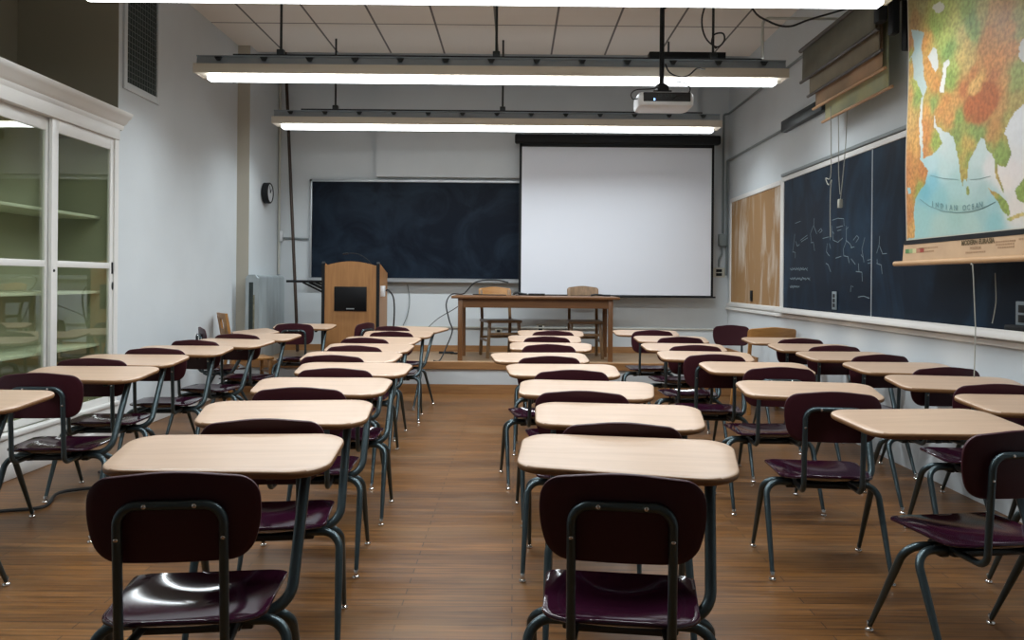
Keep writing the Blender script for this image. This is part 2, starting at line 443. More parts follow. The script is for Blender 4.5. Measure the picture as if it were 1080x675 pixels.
# ------------------------------------------------------------------ fluorescent fixtures
LAMP_W, LAMP_SPREAD = 70, 150
M['uplight'] = mat('lit_slot', (.8, .8, .8), .5, emit=(.95, .97, 1.0), emit_s=3.0)
def fixture(y, label, stems):
    zb_ = 2.945
    t = thing('fluorescent_light', label, 'ceiling light', (-.21, y, zb_), 0, 'long fluorescent fixtures hung from the ceiling')
    hl, hw_ = 2.44, .10
    bm = B(); box(bm, -hl + .09, hl - .08, -.05, .05, -.048, .004, .016, 3); obj('diffuser', bm, M['lens'], t, label='glowing white diffuser')
    bm = B()
    box(bm, -hl, hl, -hw_ - .004, -hw_ + .006, -.004, .072, .002); box(bm, -hl, hl, hw_ - .006, hw_ + .004, -.004, .072, .002)
    box(bm, -hl, -hl + .012, -hw_ + .006, hw_ - .006, 0, .07, .002); box(bm, hl - .012, hl, -hw_ + .006, hw_ - .006, 0, .07, .002); box(bm, -hl + .012, hl - .012, -hw_ + .006, hw_ - .006, .004, .012)
    obj('housing', bm, M['lamp_beige'], t)
    bm = B()
    prof = [(-.096, .06), (-.08, .075), (-.07, .13), (-.085, .138), (-.085, .144), (.085, .144), (.085, .138), (.07, .13), (.08, .075), (.096, .06)]
    extrude_poly(bm, [(-hl + .02, a, b) for a, b in prof], (2 * hl - .04, 0, 0))
    obj('reflector', bm, M['lamp_metal'], t)
    n = 13
    for k in range(n):
        x = -hl + .2 + k * (2 * hl - .4) / (n - 1)
        bm = B(); extrude_poly(bm, [(x - .03, -.095, .130), (x + .03, -.095, .130), (x + .012, -.095, .10), (x - .012, -.095, .10)], (0, .02, 0))
        obj('bracket', bm, M['dark_steel'], t)
    bm = B(); box(bm, -hl + .12, hl - .12, -.05, .05, .1445, .147); obj('uplight_strip', bm, M['uplight'], t, label='faint glowing slot on top')
    ld = bpy.data.lights.new('fluorescent_tube', 'AREA'); ld.shape = 'RECTANGLE'; ld.size = 4.7; ld.size_y = .085; ld.energy = LAMP_W; ld.spread = math.radians(LAMP_SPREAD); ld.color = (.87, .95, 1.0)
    lo = bpy.data.objects.new('fluorescent_tube', ld); COL.objects.link(lo); lo.parent = t; lo.location = (.02, 0, -.052)
    bm = B(); box(bm, -hl + .30, hl - .2, -.03, .03, .150, .172); obj('top_rail', bm, M['black'], t)
    for sx in stems:
        bm = B(); tube(bm, [(sx + .21, 0, .16), (sx + .21, 0, ZC - zb_)], .011, 8); box(bm, sx + .21 - .03, sx + .21 + .03, -.03, .03, .166, .215, .006)
        obj('hanging_stem', bm, M['dark_steel'], t)
    return t
fixture(4.706, 'long fluorescent light cut off by the top edge of the photo', [-1.9, -.2, 1.6])
fixture(6.62, 'long fluorescent light with the projector hanging in front of it', [-1.96, -.17, 1.63])
fixture(8.72, 'long fluorescent light hanging over the platform, in front of the projection screen', [-1.98, -.15, 1.66])
# the next fixture of the row, overhead just above the top edge of the photo
fixture(2.75, 'long fluorescent light over the front desks, above the top edge of the photo', [-1.9, -.2, 1.6])

# ------------------------------------------------------------------ combination desks
def rr(pts, rads, seg=7):
    return [(v.x, v.y) for v in fillet([(x, y, 0) for x, y in pts], rads, seg, True)]
def densify(o, step=.02):
    out = []
    n = len(o)
    for i in range(n):
        a, b = o[i], o[(i + 1) % n]
        L = math.hypot(b[0] - a[0], b[1] - a[1]); k = max(1, int(L / step))
        for j in range(k): out.append((a[0] + (b[0] - a[0]) * j / k, a[1] + (b[1] - a[1]) * j / k))
    return out

def seat_part(t):
    ol = densify(rr([(-.196, -.115), (-.115, -.188), (.115, -.188), (.196, -.115), (.209, .172), (-.209, .172)], [.07, .2, .2, .07, .018, .018]), .025)
    def f(x, y):
        s = min(1, abs(x) / .198); q = (y + .005) / .178; q = min(1, abs(q))
        z = .435 - .032 * (1 - s * s) * (1 - q ** 2.2) + (.010 * ((-y - .10) / .08) ** 2 if y < -.10 else 0) - .004 * max(0, s - .8) * 5
        rim = .0
        return Vector((x, y, z + rim))
    bm = B(); shell(bm, ol, f, .011, 9, 3)
    return obj('seat', bm, M['maroon'], t)
def back_y(z):  # plane of the backrest front face, leaning back
    return -.193 - .10 * (z - .60)
def backrest_part(t):
    ol = densify(rr([(-.172, .590), (.172, .590), (.200, .690), (.192, .790), (0, .812), (-.192, .790), (-.200, .690)], [.07, .07, .25, .06, .6, .06, .25]), .025)
    def f(x, z):
        y = back_y(z) + .55 * x * x + .25 * (z - .70) ** 2
        return Vector((x, y, z))
    def g(x, z):   # mapped so that outward normal faces the desk
        return f(-x, z)
    bm = B(); shell(bm, ol, g, .013, 7, 3)
    o = obj('backrest', bm, M['maroon_back'], t)
    return o
def back_frame_part(t, parent_back):
    w = .119
    def yb(z): return back_y(z) - .013 - .016
    pts = [(-w + .01, .05, .378), (-w, -.205, .378), (-w, yb(.50) , .50), (-w, yb(.735) + .55 * w * w, .732), (w, yb(.735) + .55 * w * w, .732), (w, yb(.50), .50), (w, -.205, .378), (w - .01, .05, .378)]
    pts = fillet(pts, [0, .045, .2, .045, .045, .2, .045, 0], 8)
    bm = B(); tube(bm, pts, .0112, 12)
    fr = obj('back_frame', bm, M['steel'], t)
    for x, z in ((-.056, .732), (.056, .732), (-w, .655), (w, .655)):
        y = yb(z) + .55 * min(abs(x), w) ** 2 * (1 if z < .7 else w * w / max(x * x, 1e-6)) - .0105
        bm = B(); lathe(bm, [(.0055, 0), (.0055, .002), (.003, .004)], 10, Matrix.Translation((x, y, z)) @ Matrix.Rotation(PI / 2, 4, 'X'))
        obj('rivet', bm, M['chrome'], fr, label='small chrome rivet')
    return fr
def leg_part(t, sx, sy):
    ym = .018 * sy
    yf = .225 if sy > 0 else -.205
    foot = Vector((sx * .243, yf, .018))
    pts = fillet([(sx * .07, ym, .374), (sx * .238, ym * 1.4, .374), foot], [0, .062, 0], 10)
    bm = B(); tube(bm, resample(pts, .05), lambda f: .0138 if f < .5 else .0138 - (f - .5) / .5 * .0048, 12)
    l = obj('leg', bm, M['steel'], t)
    bm = B(); lathe(bm, [(.0145, 0), (.0155, .004), (.0145, .009), (.0098, .013), (.0098, .034), (.008, .037)], 14, Matrix.Translation((foot.x, foot.y, 0)))
    obj('foot_glide', bm, M['chrome'], l, label='chrome foot glide')
def desk_z(y): return .737 + .085 * (y - .09)
def desktop_part(t):
    ol = densify(rr([(-.295, .11), (.32, .05), (.35, .44), (-.31, .455)], [.08, .11, .085, .085], 8), .03)
    def f(x, y): return Vector((x, y, desk_z(y)))
    bm = B(); shell(bm, ol, f, .021, 5, 3)
    o = obj('desktop', bm, [M['desk'], M['desk_edge']], t, angle=60)
    for p in o.data.polygons:
        if p.normal.z < .80: p.material_index = 1
def desk_post_part(t):
    pts = fillet([(.06, .0, .378), (.236, .02, .380), (.252, .20, .722)], [0, .075, 0], 10)
    bm = B(); tube(bm, resample(pts, .05), .0155, 14)
    po = obj('desk_post', bm, M['steel'], t)
    bm = B()
    z0 = desk_z(.24) - .021
    Mx = Matrix.Translation((.06, .25, z0 - .008)) @ Matrix.Rotation(math.atan(.085), 4, 'X')
    box(bm, -.18, .22, -.09, .09, -.004, .006, .003, 1, Mx)
    for x in (-.10, .10): box(bm, x - .012, x + .012, -.12, .12, -.016, -.003, .003, 1, Mx)
    obj('mounting_plate', bm, M['dark_steel'], t)
def under_part(t):
    bm = B(); box(bm, -.125, .125, -.06, .075, .358, .380, .006); box(bm, -.15, -.115, -.03, .03, .35, .384, .006); box(bm, .115, .15, -.03, .03, .35, .384, .006)
    obj('seat_bracket', bm, M['dark_steel'], t)
def make_desk(label):
    t = thing('combination_desk', label, 'school desk', (0, 0, 0), 0, 'combination desks in five columns')
    seat_part(t); bk = backrest_part(t); back_frame_part(t, bk)
    for sx in (-1, 1):
        for sy in (1, -1): leg_part(t, sx, sy)
    under_part(t); desk_post_part(t); desktop_part(t)
    return t
def make_chair(label):
    t = thing('school_chair', label, 'chair', (0, 0, 0), 0, 'loose maroon chairs')
    seat_part(t); bk = backrest_part(t); back_frame_part(t, bk)
    for sx in (-1, 1):
        for sy in (1, -1): leg_part(t, sx, sy)
    under_part(t)
    return t
ORD = ['first', 'second', 'third', 'fourth', 'fifth', 'sixth', 'seventh', 'eighth', 'ninth']
# (x, y) of the top of each backrest, heading in degrees (clockwise)
COLS = [
 ('beside the glass cabinet', [(-2.30, 2.80, 0), (-2.24, 3.745, -4), (-2.36, 4.44, -4), (-2.32, 5.13, -4), (-2.34, 5.82, 9), (-2.27, 6.50, 4), (-2.24, 8.08, -4)]),
 ('that leads to the lectern', [(-.796, 1.86, -7), (-.813, 2.575, -9), (-.90, 3.33, -4), (-.915, 4.06, -2), (-1.09, 4.76, 0), (-1.10, 5.46, 0), (-1.17, 6.20, 4), (-1.08, 6.98, -3), (-1.20, 7.76, 20)]),
 ('that leads to the wooden table', [(.258, 1.88, 7), (.35, 2.565, 4), (.284, 3.30, 5), (.297, 4.08, -4), (.215, 4.82, -7), (.249, 5.72, 2), (.268, 6.52, -2), (.355, 7.28, -2)]),
 ('under the projector', [(1.60, 2.49, -8), (1.344, 3.34, 6), (1.44, 4.30, 0), (1.275, 5.04, 4), (1.314, 5.76, 0), (1.384, 6.62, 0), (1.30, 7.48, 0)]),
 ('along the side chalkboard', [(2.26, 2.93, 0), (2.23, 3.65, 6), (2.38, 4.37, -3), (2.36, 5.12, -4), (2.35, 5.83, 0), (2.36, 6.55, -2)]),
]
first = None
for cname, units in COLS:
    n = len(units)
    for i, (x, y, deg) in enumerate(units):
        a = math.radians(deg)
        ox, oy = x + .215 * math.sin(a), y + .215 * math.cos(a)
        lab = f'{ORD[n - 1 - i]} maroon desk from the platform in the column {cname}'
        if first is None:
            first = make_desk(lab); first.location = (ox, oy, 0); first.rotation_euler = (0, 0, -a)
        else:
            dup(first, (ox, oy, 0), -a, lab)
def place(o, x, y, deg):
    a = math.radians(deg); o.location = (x + .215 * math.sin(a), y + .215 * math.cos(a), 0); o.rotation_euler = (0, 0, -a)
# desk turned sideways by the left wall
a = math.radians(60)
dup(first, (-2.93 + .215, 7.46, 0), -a, 'maroon desk turned sideways with its backrest against the wall before the metal cabinet')
ch = make_chair('loose maroon chair facing the camera, beside the honey coloured wooden chair'); place(ch, 2.31, 8.5, 180)
a = math.radians(70)
dup(ch, (-1.55 - .2, 8.42, 0), a, 'loose maroon chair turned sideways in front of the lectern')

# ------------------------------------------------------------------ world map
def pip(x, y, poly):
    c = False; n = len(poly); j = n - 1
    for i in range(n):
        xi, yi = poly[i]; xj, yj = poly[j]
        if (yi > y) != (yj > y) and x < (xj - xi) * (y - yi) / (yj - yi) + xi: c = not c
        j = i
    return c
XM = 2.45
def mp(px, py):
    v = PX(px, py, XM); return (v.y, v.z)
def z1(x, y): return mp(940 + x / 4.8214, y / 4.8214)
def z2(x, y): return mp(930 + x / 4.22, 130 + y / 4.22)
LAND = [
 # africa
 [(5.6, 1.5)] + [z2(*p) for p in ((145, 505), (142, 400), (150, 340), (165, 312), (200, 270), (215, 212), (195, 195), (183, 165), (172, 60), (168, 0))] + [z1(152, 500), z1(160, 490), z1(140, 440), z1(110, 400), z1(100, 290), (5.6, 2.35)],
 # europe, asia
 [(5.6, 2.35)] + [z1(*p) for p in ((95, 290), (112, 250), (98, 150), (165, 160), (150, 230), (158, 300), (160, 370), (182, 440), (165, 490), (158, 520))] + [z2(*p) for p in ((182, 20), (190, 100), (190, 158), (250, 130), (275, 90), (262, 50), (240, 10))] + [z1(*p) for p in ((225, 640), (218, 575), (240, 640), (270, 668))]
 + [z2(*p) for p in ((300, 40), (320, 62), (330, 110), (345, 150), (350, 230), (360, 285), (368, 250), (378, 262), (385, 180), (420, 112), (440, 72), (460, 62), (475, 120), (485, 140), (498, 135), (510, 180), (516, 250), (545, 310), (548, 290), (525, 240), (522, 190), (560, 195), (585, 130), (570, 80), (556, 50), (560, 30))]
 + [z1(*p) for p in ((585, 665), (610, 610), (640, 570), (675, 530), (740, 480))] + [(3.3, 2.5), (3.3, 3.4), (5.6, 3.4)],
 # ceylon, sumatra, java, borneo
 [z2(*p) for p in ((372, 288), (384, 285), (388, 312), (378, 320), (370, 305))],
 [z2(*p) for p in ((478, 284), (505, 300), (560, 350), (572, 395), (562, 412), (540, 390), (515, 350))],
 [z2(*p) for p in ((556, 420), (640, 396), (700, 400), (700, 412), (640, 412), (570, 436))],
 [z2(*p) for p in ((592, 300), (640, 235), (700, 220), (700, 350), (640, 352), (608, 342))],
]
WATER = [
 [z1(*p) for p in ((186, 285), (210, 245), (228, 250), (232, 275), (236, 340), (222, 366), (195, 312))],
 [z1(*p) for p in ((262, 318), (285, 304), (291, 325), (273, 346), (274, 400), (268, 472), (250, 470), (247, 420), (258, 382))],
 [z1(*p) for p in ((208, 40), (250, 5), (272, 30), (262, 58), (228, 66))],
 [z1(*p) for p in ((648, 290), (655, 215), (680, 180), (720, 240), (700, 330), (672, 315))],
 [z1(*p) for p in ((148, 500), (160, 500), (160, 680), (150, 680))],
]
WATER += [[z2(*p) for p in ((172, 0), (182, 0), (189, 100), (188, 165), (180, 165), (178, 60))], [z2(*p) for p in ((116, 285), (128, 285), (130, 312), (118, 312))]]
SEEDS = []   # (y, z, rgb 0-255)
for x, y, c in ((80, 230, (170, 95, 50)), (80, 290, (110, 150, 70)), (90, 350, (200, 150, 80)), (90, 480, (205, 150, 90)), (85, 600, (208, 160, 95)), (170, 210, (205, 130, 70)), (185, 330, (200, 130, 70)), (195, 180, (205, 150, 90)),
    (120, 90, (110, 80, 55)), (80, 60, (95, 110, 80)), (150, 30, (100, 125, 95)), (215, 120, (110, 170, 90)), (240, 90, (150, 195, 110)), (280, 180, (175, 200, 120)), (225, 150, (90, 160, 85)), (285, 250, (50, 150, 90)), (270, 210, (150, 190, 110)), (320, 100, (190, 205, 130)),
    (370, 60, (120, 180, 110)), (395, 100, (60, 150, 105)), (410, 170, (80, 160, 100)), (350, 170, (205, 195, 140)), (380, 220, (215, 185, 130)), (450, 60, (175, 180, 130)), (520, 60, (195, 150, 115)), (570, 80, (175, 130, 105)), (500, 180, (195, 125, 80)), (470, 240, (185, 115, 75)),
    (600, 150, (200, 135, 95)), (560, 280, (215, 130, 75)), (610, 250, (205, 130, 85)), (650, 80, (150, 165, 120)), (660, 150, (140, 160, 115)), (345, 300, (215, 185, 125)), (390, 330, (205, 180, 125)), (420, 440, (220, 170, 105)), (450, 410, (215, 165, 100)), (410, 370, (195, 105, 60)),
    (500, 310, (205, 120, 70)), (360, 460, (180, 75, 40)), (520, 400, (180, 85, 50)), (440, 500, (190, 75, 38)), (470, 560, (190, 70, 35)), (400, 550, (195, 75, 38)), (520, 520, (185, 85, 45)), (440, 610, (170, 70, 35)), (540, 470, (190, 95, 55)), (580, 420, (205, 140, 90)), (570, 560, (185, 130, 85)), (540, 640, (175, 110, 65)),
    (640, 430, (110, 155, 90)), (640, 370, (120, 165, 95)), (640, 500, (160, 150, 95)), (600, 600, (140, 150, 90)), (300, 420, (100, 165, 80)), (310, 340, (150, 190, 110)), (290, 390, (90, 160, 80)), (330, 500, (205, 140, 85)), (280, 510, (200, 120, 65)), (300, 600, (205, 130, 75)), (250, 560, (200, 125, 70)), (230, 430, (190, 115, 60)), (200, 380, (200, 130, 70)),
    (190, 560, (215, 140, 70)), (180, 640, (205, 120, 60)), (215, 530, (70, 150, 80)), (135, 480, (70, 150, 70)), (120, 430, (150, 180, 90)), (345, 600, (80, 150, 75)), (420, 650, (70, 150, 75)), (390, 640, (110, 150, 75))):
    SEEDS.append((*z1(x, y), c))
for x, y, c in ((110, 60, (205, 150, 85)), (150, 100, (210, 150, 80)), (120, 160, (190, 110, 60)), (190, 210, (190, 100, 50)), (110, 230, (180, 95, 50)), (140, 270, (195, 115, 60)), (170, 295, (110, 150, 70)), (110, 330, (190, 110, 60)), (110, 420, (170, 85, 45)), (110, 490, (195, 130, 75)), (135, 470, (200, 150, 95)),
    (210, 60, (195, 110, 55)), (220, 140, (205, 145, 80)), (245, 80, (110, 170, 75)), (250, 110, (120, 165, 75)), (200, 130, (190, 105, 55)), (335, 60, (50, 130, 65)), (370, 90, (190, 160, 85)), (370, 150, (180, 150, 80)), (365, 220, (150, 140, 70)), (383, 160, (80, 140, 70)), (345, 120, (120, 150, 75)), (420, 40, (60, 150, 80)), (400, 90, (190, 150, 80)), (440, 50, (50, 140, 75)), (380, 300, (90, 140, 70)),
    (490, 60, (180, 120, 70)), (480, 110, (90, 140, 75)), (540, 100, (60, 140, 70)), (560, 150, (50, 135, 65)), (530, 150, (70, 150, 75)), (520, 60, (170, 130, 70)), (560, 60, (150, 145, 80)), (520, 230, (160, 140, 80)), (540, 340, (60, 140, 65)), (560, 385, (70, 140, 65)), (500, 300, (170, 140, 80)), (600, 410, (190, 170, 120)), (615, 310, (60, 140, 65)), (640, 270, (80, 140, 70))):
    SEEDS.append((*z2(x, y), c))
SEA = []
for x, y, c in ((290, 90, (195, 205, 200)), (230, 190, (180, 205, 205)), (230, 260, (130, 185, 195)), (280, 200, (185, 205, 200)), (330, 280, (165, 195, 190)), (260, 340, (140, 185, 185)), (200, 300, (115, 175, 185)), (180, 420, (150, 190, 185)), (330, 400, (155, 185, 175)), (440, 390, (150, 180, 175)), (260, 450, (165, 190, 180)), (500, 440, (135, 180, 180)), (400, 450, (165, 190, 180)), (440, 150, (190, 205, 200)), (430, 240, (175, 195, 190)), (450, 300, (160, 185, 180)), (500, 350, (150, 185, 185)), (310, 130, (190, 205, 200)),
    (560, 260, (222, 210, 200)), (590, 200, (220, 210, 205)), (610, 140, (215, 212, 208)), (540, 220, (222, 212, 205)), (630, 60, (215, 215, 215)), (590, 380, (215, 205, 195)), (180, 185, (170, 200, 200)), (480, 200, (215, 210, 205)), (175, 60, (215, 215, 205))):
    SEA.append((*z2(x, y), c))
for x, y, c in ((130, 200, (165, 190, 190)), (140, 330, (175, 190, 185)), (155, 440, (180, 195, 190)), (210, 300, (205, 205, 198)), (265, 400, (225, 222, 215)), (240, 30, (205, 205, 190)), (670, 250, (215, 215, 210)), (650, 620, (222, 222, 222)), (230, 640, (210, 210, 205)), (150, 600, (215, 215, 205))):
    SEA.append((*z1(x, y), c))
def lin(c): return tuple((((v / 255) / 12.92) if v / 255 < .04045 else (((v / 255) + .055) / 1.055) ** 2.4) for v in c)
def idw(y, z, S):
    r = g = b = w = 0
    for (sy, sz, c) in S:
        k = 1 / ((((y - sy) * .9) ** 2 + (z - sz) ** 2) ** 1.7 + 4e-6)
        r += c[0] * k; g += c[1] * k; b += c[2] * k; w += k
    return lin((r / w, g / w, b / w))
mapt = thing('wall_map', 'large physical map of Asia and its oceans hanging unrolled before the chalkboard', 'map', (XM, 4.3, 1.39))
def mcol():
    m = bpy.data.materials.new('printed_map'); m.use_nodes = True
    nt = m.node_tree; N = nt.nodes; Lk = nt.links; b = N['Principled BSDF']
    at = N.new('ShaderNodeVertexColor'); at.layer_name = 'print'
    tc = N.new('ShaderNodeTexCoord'); nz = N.new('ShaderNodeTexNoise'); nz.inputs['Scale'].default_value = 42; nz.inputs['Detail'].default_value = 8
    Lk.new(tc.outputs['Object'], nz.inputs['Vector'])
    rp = N.new('ShaderNodeValToRGB'); rp.color_ramp.elements[0].position = .35; rp.color_ramp.elements[1].position = .62
    rp.color_ramp.elements[0].color = (.70, .66, .62, 1); rp.color_ramp.elements[1].color = (1.06, 1.06, 1.06, 1)
    Lk.new(nz.outputs['Fac'], rp.inputs['Fac'])
    mx = N.new('ShaderNodeMix'); mx.data_type = 'RGBA'; mx.blend_type = 'MULTIPLY'
    Lk.new(at.outputs['Alpha'], mx.inputs['Factor'])
    Lk.new(at.outputs['Color'], mx.inputs['A']); Lk.new(rp.outputs['Color'], mx.inputs['B'])
    Lk.new(mx.outputs['Result'], b.inputs['Base Color']); b.inputs['Roughness'].default_value = .5
    return m
Y0, Y1, Z0, Z1 = 3.45, 5.005, 1.53, 3.22
NYg, NZg = 200, 310
def wav(y, z): return .006 * math.sin(z * 5 + 1) + .004 * math.sin(y * 9)
_a, _b, _c, _d = z1(455, 525), z1(365, 525), z1(455, 420), z1(455, 630)
TIB = (_a[0], _a[1], abs(_b[0] - _a[0]), abs(_c[1] - _d[1]) / 2)
_a, _b, _c = z1(425, 440), z1(385, 440), z1(425, 395)
TAR = (_a[0], _a[1], abs(_b[0] - _a[0]), abs(_c[1] - _a[1]))
bm = B(); grid = []
cl = bm.verts.layers.float_color.new('print')
for j in range(NZg + 1):
    row = []
    z = Z0 + (Z1 - Z0) * j / NZg
    for i in range(NYg + 1):
        y = Y0 + (Y1 - Y0) * i / NYg
        v = bm.verts.new((wav(y, z), y - 4.3, z - 1.39))
        wy = y + .012 * noise.noise((y * 14, z * 14, 0)) + .006 * noise.noise((y * 40, z * 40, 3)); wz = z + .012 * noise.noise((y * 14, z * 14, 9)) + .006 * noise.noise((y * 40, z * 40, 13))
        land = any(pip(wy, wz, p) for p in LAND) and not any(pip(wy, wz, p) for p in WATER)
        if land:
            tib = math.hypot((wy - TIB[0]) / TIB[2], (wz - TIB[1]) / TIB[3])
            tar = math.hypot((wy - TAR[0]) / TAR[2], (wz - TAR[1]) / TAR[3])
            c = idw(y + .010 * noise.noise((y * 16, z * 16, 5)) + .012 * noise.noise((y * 45, z * 45, 2)), z + .010 * noise.noise((y * 16, z * 16, 7)) + .012 * noise.noise((y * 45, z * 45, 8)), SEEDS)
            def mix(p, q, k): return tuple(a_ * (1 - k) + b_ * k for a_, b_ in zip(p, q))
            c = mix(c, lin((212, 165, 105)), .30)
            c = mix(c, lin((172, 86, 36)), .75 * max(0, min(1, (1.08 - tib) * 5)))
            c = mix(c, lin((222, 172, 110)), .8 * max(0, min(1, (1.1 - tar) * 3)))
            v[cl] = (c[0] * 1.1, c[1] * 1.16, c[2] * .95, 1.0)
        else:
            v[cl] = (*idw(y, z, SEA), .12)
        if y > Y1 - .012 or z < Z0 + .008: v[cl] = (.5, .45, .36, 0)
        row.append(v)
    grid.append(row)
for j in range(NZg):
    for i in range(NYg): bm.faces.new((grid[j][i], grid[j][i + 1], grid[j + 1][i + 1], grid[j + 1][i]))
ms = obj('map_sheet', bm, mcol(), mapt)
sm = ms.modifiers.new('thick', 'SOLIDIFY'); sm.thickness = .002; sm.offset = 1
bm = B(); extrude_poly(bm, [(-.004, Y0 - 4.3, .115), (-.004, Y1 - 4.3 + .003, .115), (-.004, Y1 - 4.3 + .003, .142), (-.004, Y0 - 4.3, .142)], (.012, 0, 0)); obj('black_border_strip', bm, M['black'], mapt)
bm = B(); extrude_poly(bm, [(-.002, Y0 - 4.3, .01), (-.002, Y1 - 4.3 + .03, .01), (-.002, Y1 - 4.3 + .01, .12), (-.002, Y0 - 4.3, .12)], (.008, 0, 0)); obj('margin_strip', bm, mat('map_margin', (.56, .37, .22), .7, noise_amt=.12, noise_scale=9), mapt)
bm = B(); tube(bm, [(0, Y0 - 4.34, 0), (0, Y1 - 4.3 + .13, 0)], .016, 12); obj('bottom_stick', bm, M['map_wood'], mapt)
bm = B(); tube(bm, [(0, Y0 - 4.34, 1.86), (0, Y1 - 4.3 + .06, 1.86)], .035, 16); obj('roller', bm, M['dark_wood'], mapt)
for yy in (-.8, .74):
    bm = B(); box(bm, -.03, XR - XM, yy - .012, yy + .012, 1.83, 1.95, .003); obj('wall_bracket', bm, M['black'], mapt)
# legend swatches, lettering and a curved sea name, printed on the sheet
cols = [(.10, .22, .08), (.28, .36, .16), (.55, .50, .26), (.42, .20, .12), (.33, .06, .04)]
for k, c in enumerate(cols):
    bm = B(); y1 = Y1 - 4.3 - .012 - k * .045
    extrude_poly(bm, [(-.0035, y1, .062), (-.0035, y1 - .045, .062), (-.0035, y1 - .045, .088), (-.0035, y1, .088)], (.002, 0, 0)); obj('legend_swatch', bm, mat('ink_%d' % k, c, .7), mapt)
def text_mesh(name, s, size, loc, rot, material, parent, bold=0, sx=1):
    cu = bpy.data.curves.new(name, 'FONT'); cu.body = s; cu.size = size; cu.align_x = 'CENTER'; cu.align_y = 'CENTER'; cu.offset = bold; cu.extrude = .0004; cu.resolution_u = 2
    to = bpy.data.objects.new(name, cu); COL.objects.link(to)
    dg = bpy.context.evaluated_depsgraph_get()
    me = bpy.data.meshes.new_from_object(to.evaluated_get(dg))
    bpy.data.objects.remove(to); bpy.data.curves.remove(cu)
    me.materials.clear(); me.materials.append(material)
    o = bpy.data.objects.new(name, me); COL.objects.link(o); o.parent = parent
    o.location = loc; o.rotation_euler = rot; o.scale = (sx, 1, 1)
    return o
ink = mat('brown_ink', (.13, .09, .04), .8); ink2 = mat('pale_ink', (.36, .22, .12), .8)
RT = (PI / 2, 0, -PI / 2)       # reads from the room, facing -x
text_mesh('title_lettering', 'MODERN EURASIA', .036, (-.0045, 4.215 - 4.3, .097), RT, ink, mapt, .0012, 1.0)
text_mesh('subtitle_lettering', 'POLITICAL', .022, (-.0045, 4.23 - 4.3, .066), RT, ink2, mapt)
for (yy, zz, L) in ((4.72, .083, .22), (4.72, .062, .12), (4.24, .04, .17), (3.98, .085, .15), (3.98, .07, .15), (3.98, .055, .12), (3.84, .09, .06)):
    bm = B()
    x = -L / 2
    while x < L / 2:
        w = random.uniform(.006, .018)
        extrude_poly(bm, [(-.0035, yy - 4.3 - x, zz), (-.0035, yy - 4.3 - x - w, zz), (-.0035, yy - 4.3 - x - w, zz + .008), (-.0035, yy - 4.3 - x, zz + .008)], (.002, 0, 0)); x += w + .006
    obj('small_print', bm, ink2, mapt)
ocean_ink = mat('ocean_ink', (.16, .26, .26), .8)
s = 'INDIAN OCEAN'
pts = [(235, 350), (275, 366), (300, 374), (330, 378), (385, 378), (440, 368)]
for k, chh in enumerate(s):
    if chh == ' ': continue
    f = k / (len(s) - 1); px = 232 + f * 212; py = 352 + 26 * math.sin(PI * (.1 + .75 * f))
    y, z = z2(px, py)
    text_mesh('sea_lettering', chh, .045, (wav(y, z) - .004, y - 4.3, z - 1.39), RT, ocean_ink, mapt)
def map_arc(pl, rad=.0016):
    bm = B()
    q = []
    for p in pl:
        y, z = z2(*p); q.append(Vector((wav(y, z) - .0015, y - 4.3, z - 1.39)))
    tube(bm, q, rad, 5); obj('latitude_line', bm, ocean_ink, mapt)
map_arc([(175, 338), (215, 368), (270, 390), (330, 398), (400, 392), (450, 378), (510, 350)])
map_arc([(225, 232), (280, 246), (340, 250)], .001); map_arc([(395, 250), (440, 248), (490, 235)], .001)
# pull cord under the map
bm = B(); tube(bm, [(0, -.03, -.01), (-.02, -.055, -.022), (-.025, -.08, -.022), (-.02, -.08, -.1), (-.01, -.085, -.35), (-.012, -.08, -.62)], .0032, 6); obj('pull_cord', bm, M['string'], mapt, label='thin white pull cord')

# ------------------------------------------------------------------ rolled wall maps on the right wall
rolls = [(2.41, 6.74, 5.33, 2.96, 'sheet_olive', 'olive rolled map, topmost and foremost of the half-unrolled stack beside the big map'),
         (2.45, 6.68, 5.36, 2.83, 'sheet_dark', 'drab brown half-unrolled map hanging just behind the olive one'),
         (2.49, 6.66, 5.40, 2.72, 'sheet_tan', 'tan half-unrolled map with an orange patch, below the drab one'),
         (2.545, 6.60, 5.42, 2.60, 'sheet_green', 'pale green half-unrolled map, lowest of the stack against the wall')]
for k, (x, ya, yb, zb, mm, lab) in enumerate(rolls):
    t = thing('hanging_map', lab, 'map', (x, (ya + yb) / 2, zb), 0, 'half-unrolled wall maps')
    h = (ya - yb) / 2; zt = 3.23 - zb + .01 * k
    bm = B()
    n = 16
    a = [Vector((.006 * math.sin(i * .7 + k), -h + .03 + (2 * h - .06) * i / n, 0)) for i in range(n + 1)]
    pl = [(v.x, v.y, .0) for v in a]; q = [(v.x + .002, v.y, 0) for v in a]
    f1 = [bm.verts.new(p) for p in pl]; f2 = [bm.verts.new((p[0] * .2, p[1], zt)) for p in pl]
    for i in range(n): bm.faces.new((f1[i], f1[i + 1], f2[i + 1], f2[i]))
    so = obj('map_sheet', bm, M[mm], t); md = so.modifiers.new('thick', 'SOLIDIFY'); md.thickness = .003
    bm = B(); tube(bm, [(0, -h - .02, 0), (0, h + .02, 0)], .012, 8); obj('bottom_stick', bm, M['map_wood'] if k in (2, 3) else M['dark_wood'], t)
    bm = B(); tube(bm, [(0, -h, zt), (0, h + (.03 if k == 0 else 0), zt)], .017, 10); obj('roller', bm, M['dark_wood'], t)
br = thing('map_rack', 'dark metal rack on the wall holding the half-unrolled maps', 'rack', (XR, 5.3, 3.2))
bm = B()
for yy in (-.10, -.02, .0):
    box(bm, -.33, -.002, yy - .008, yy + .008, -.04, .12, .003)
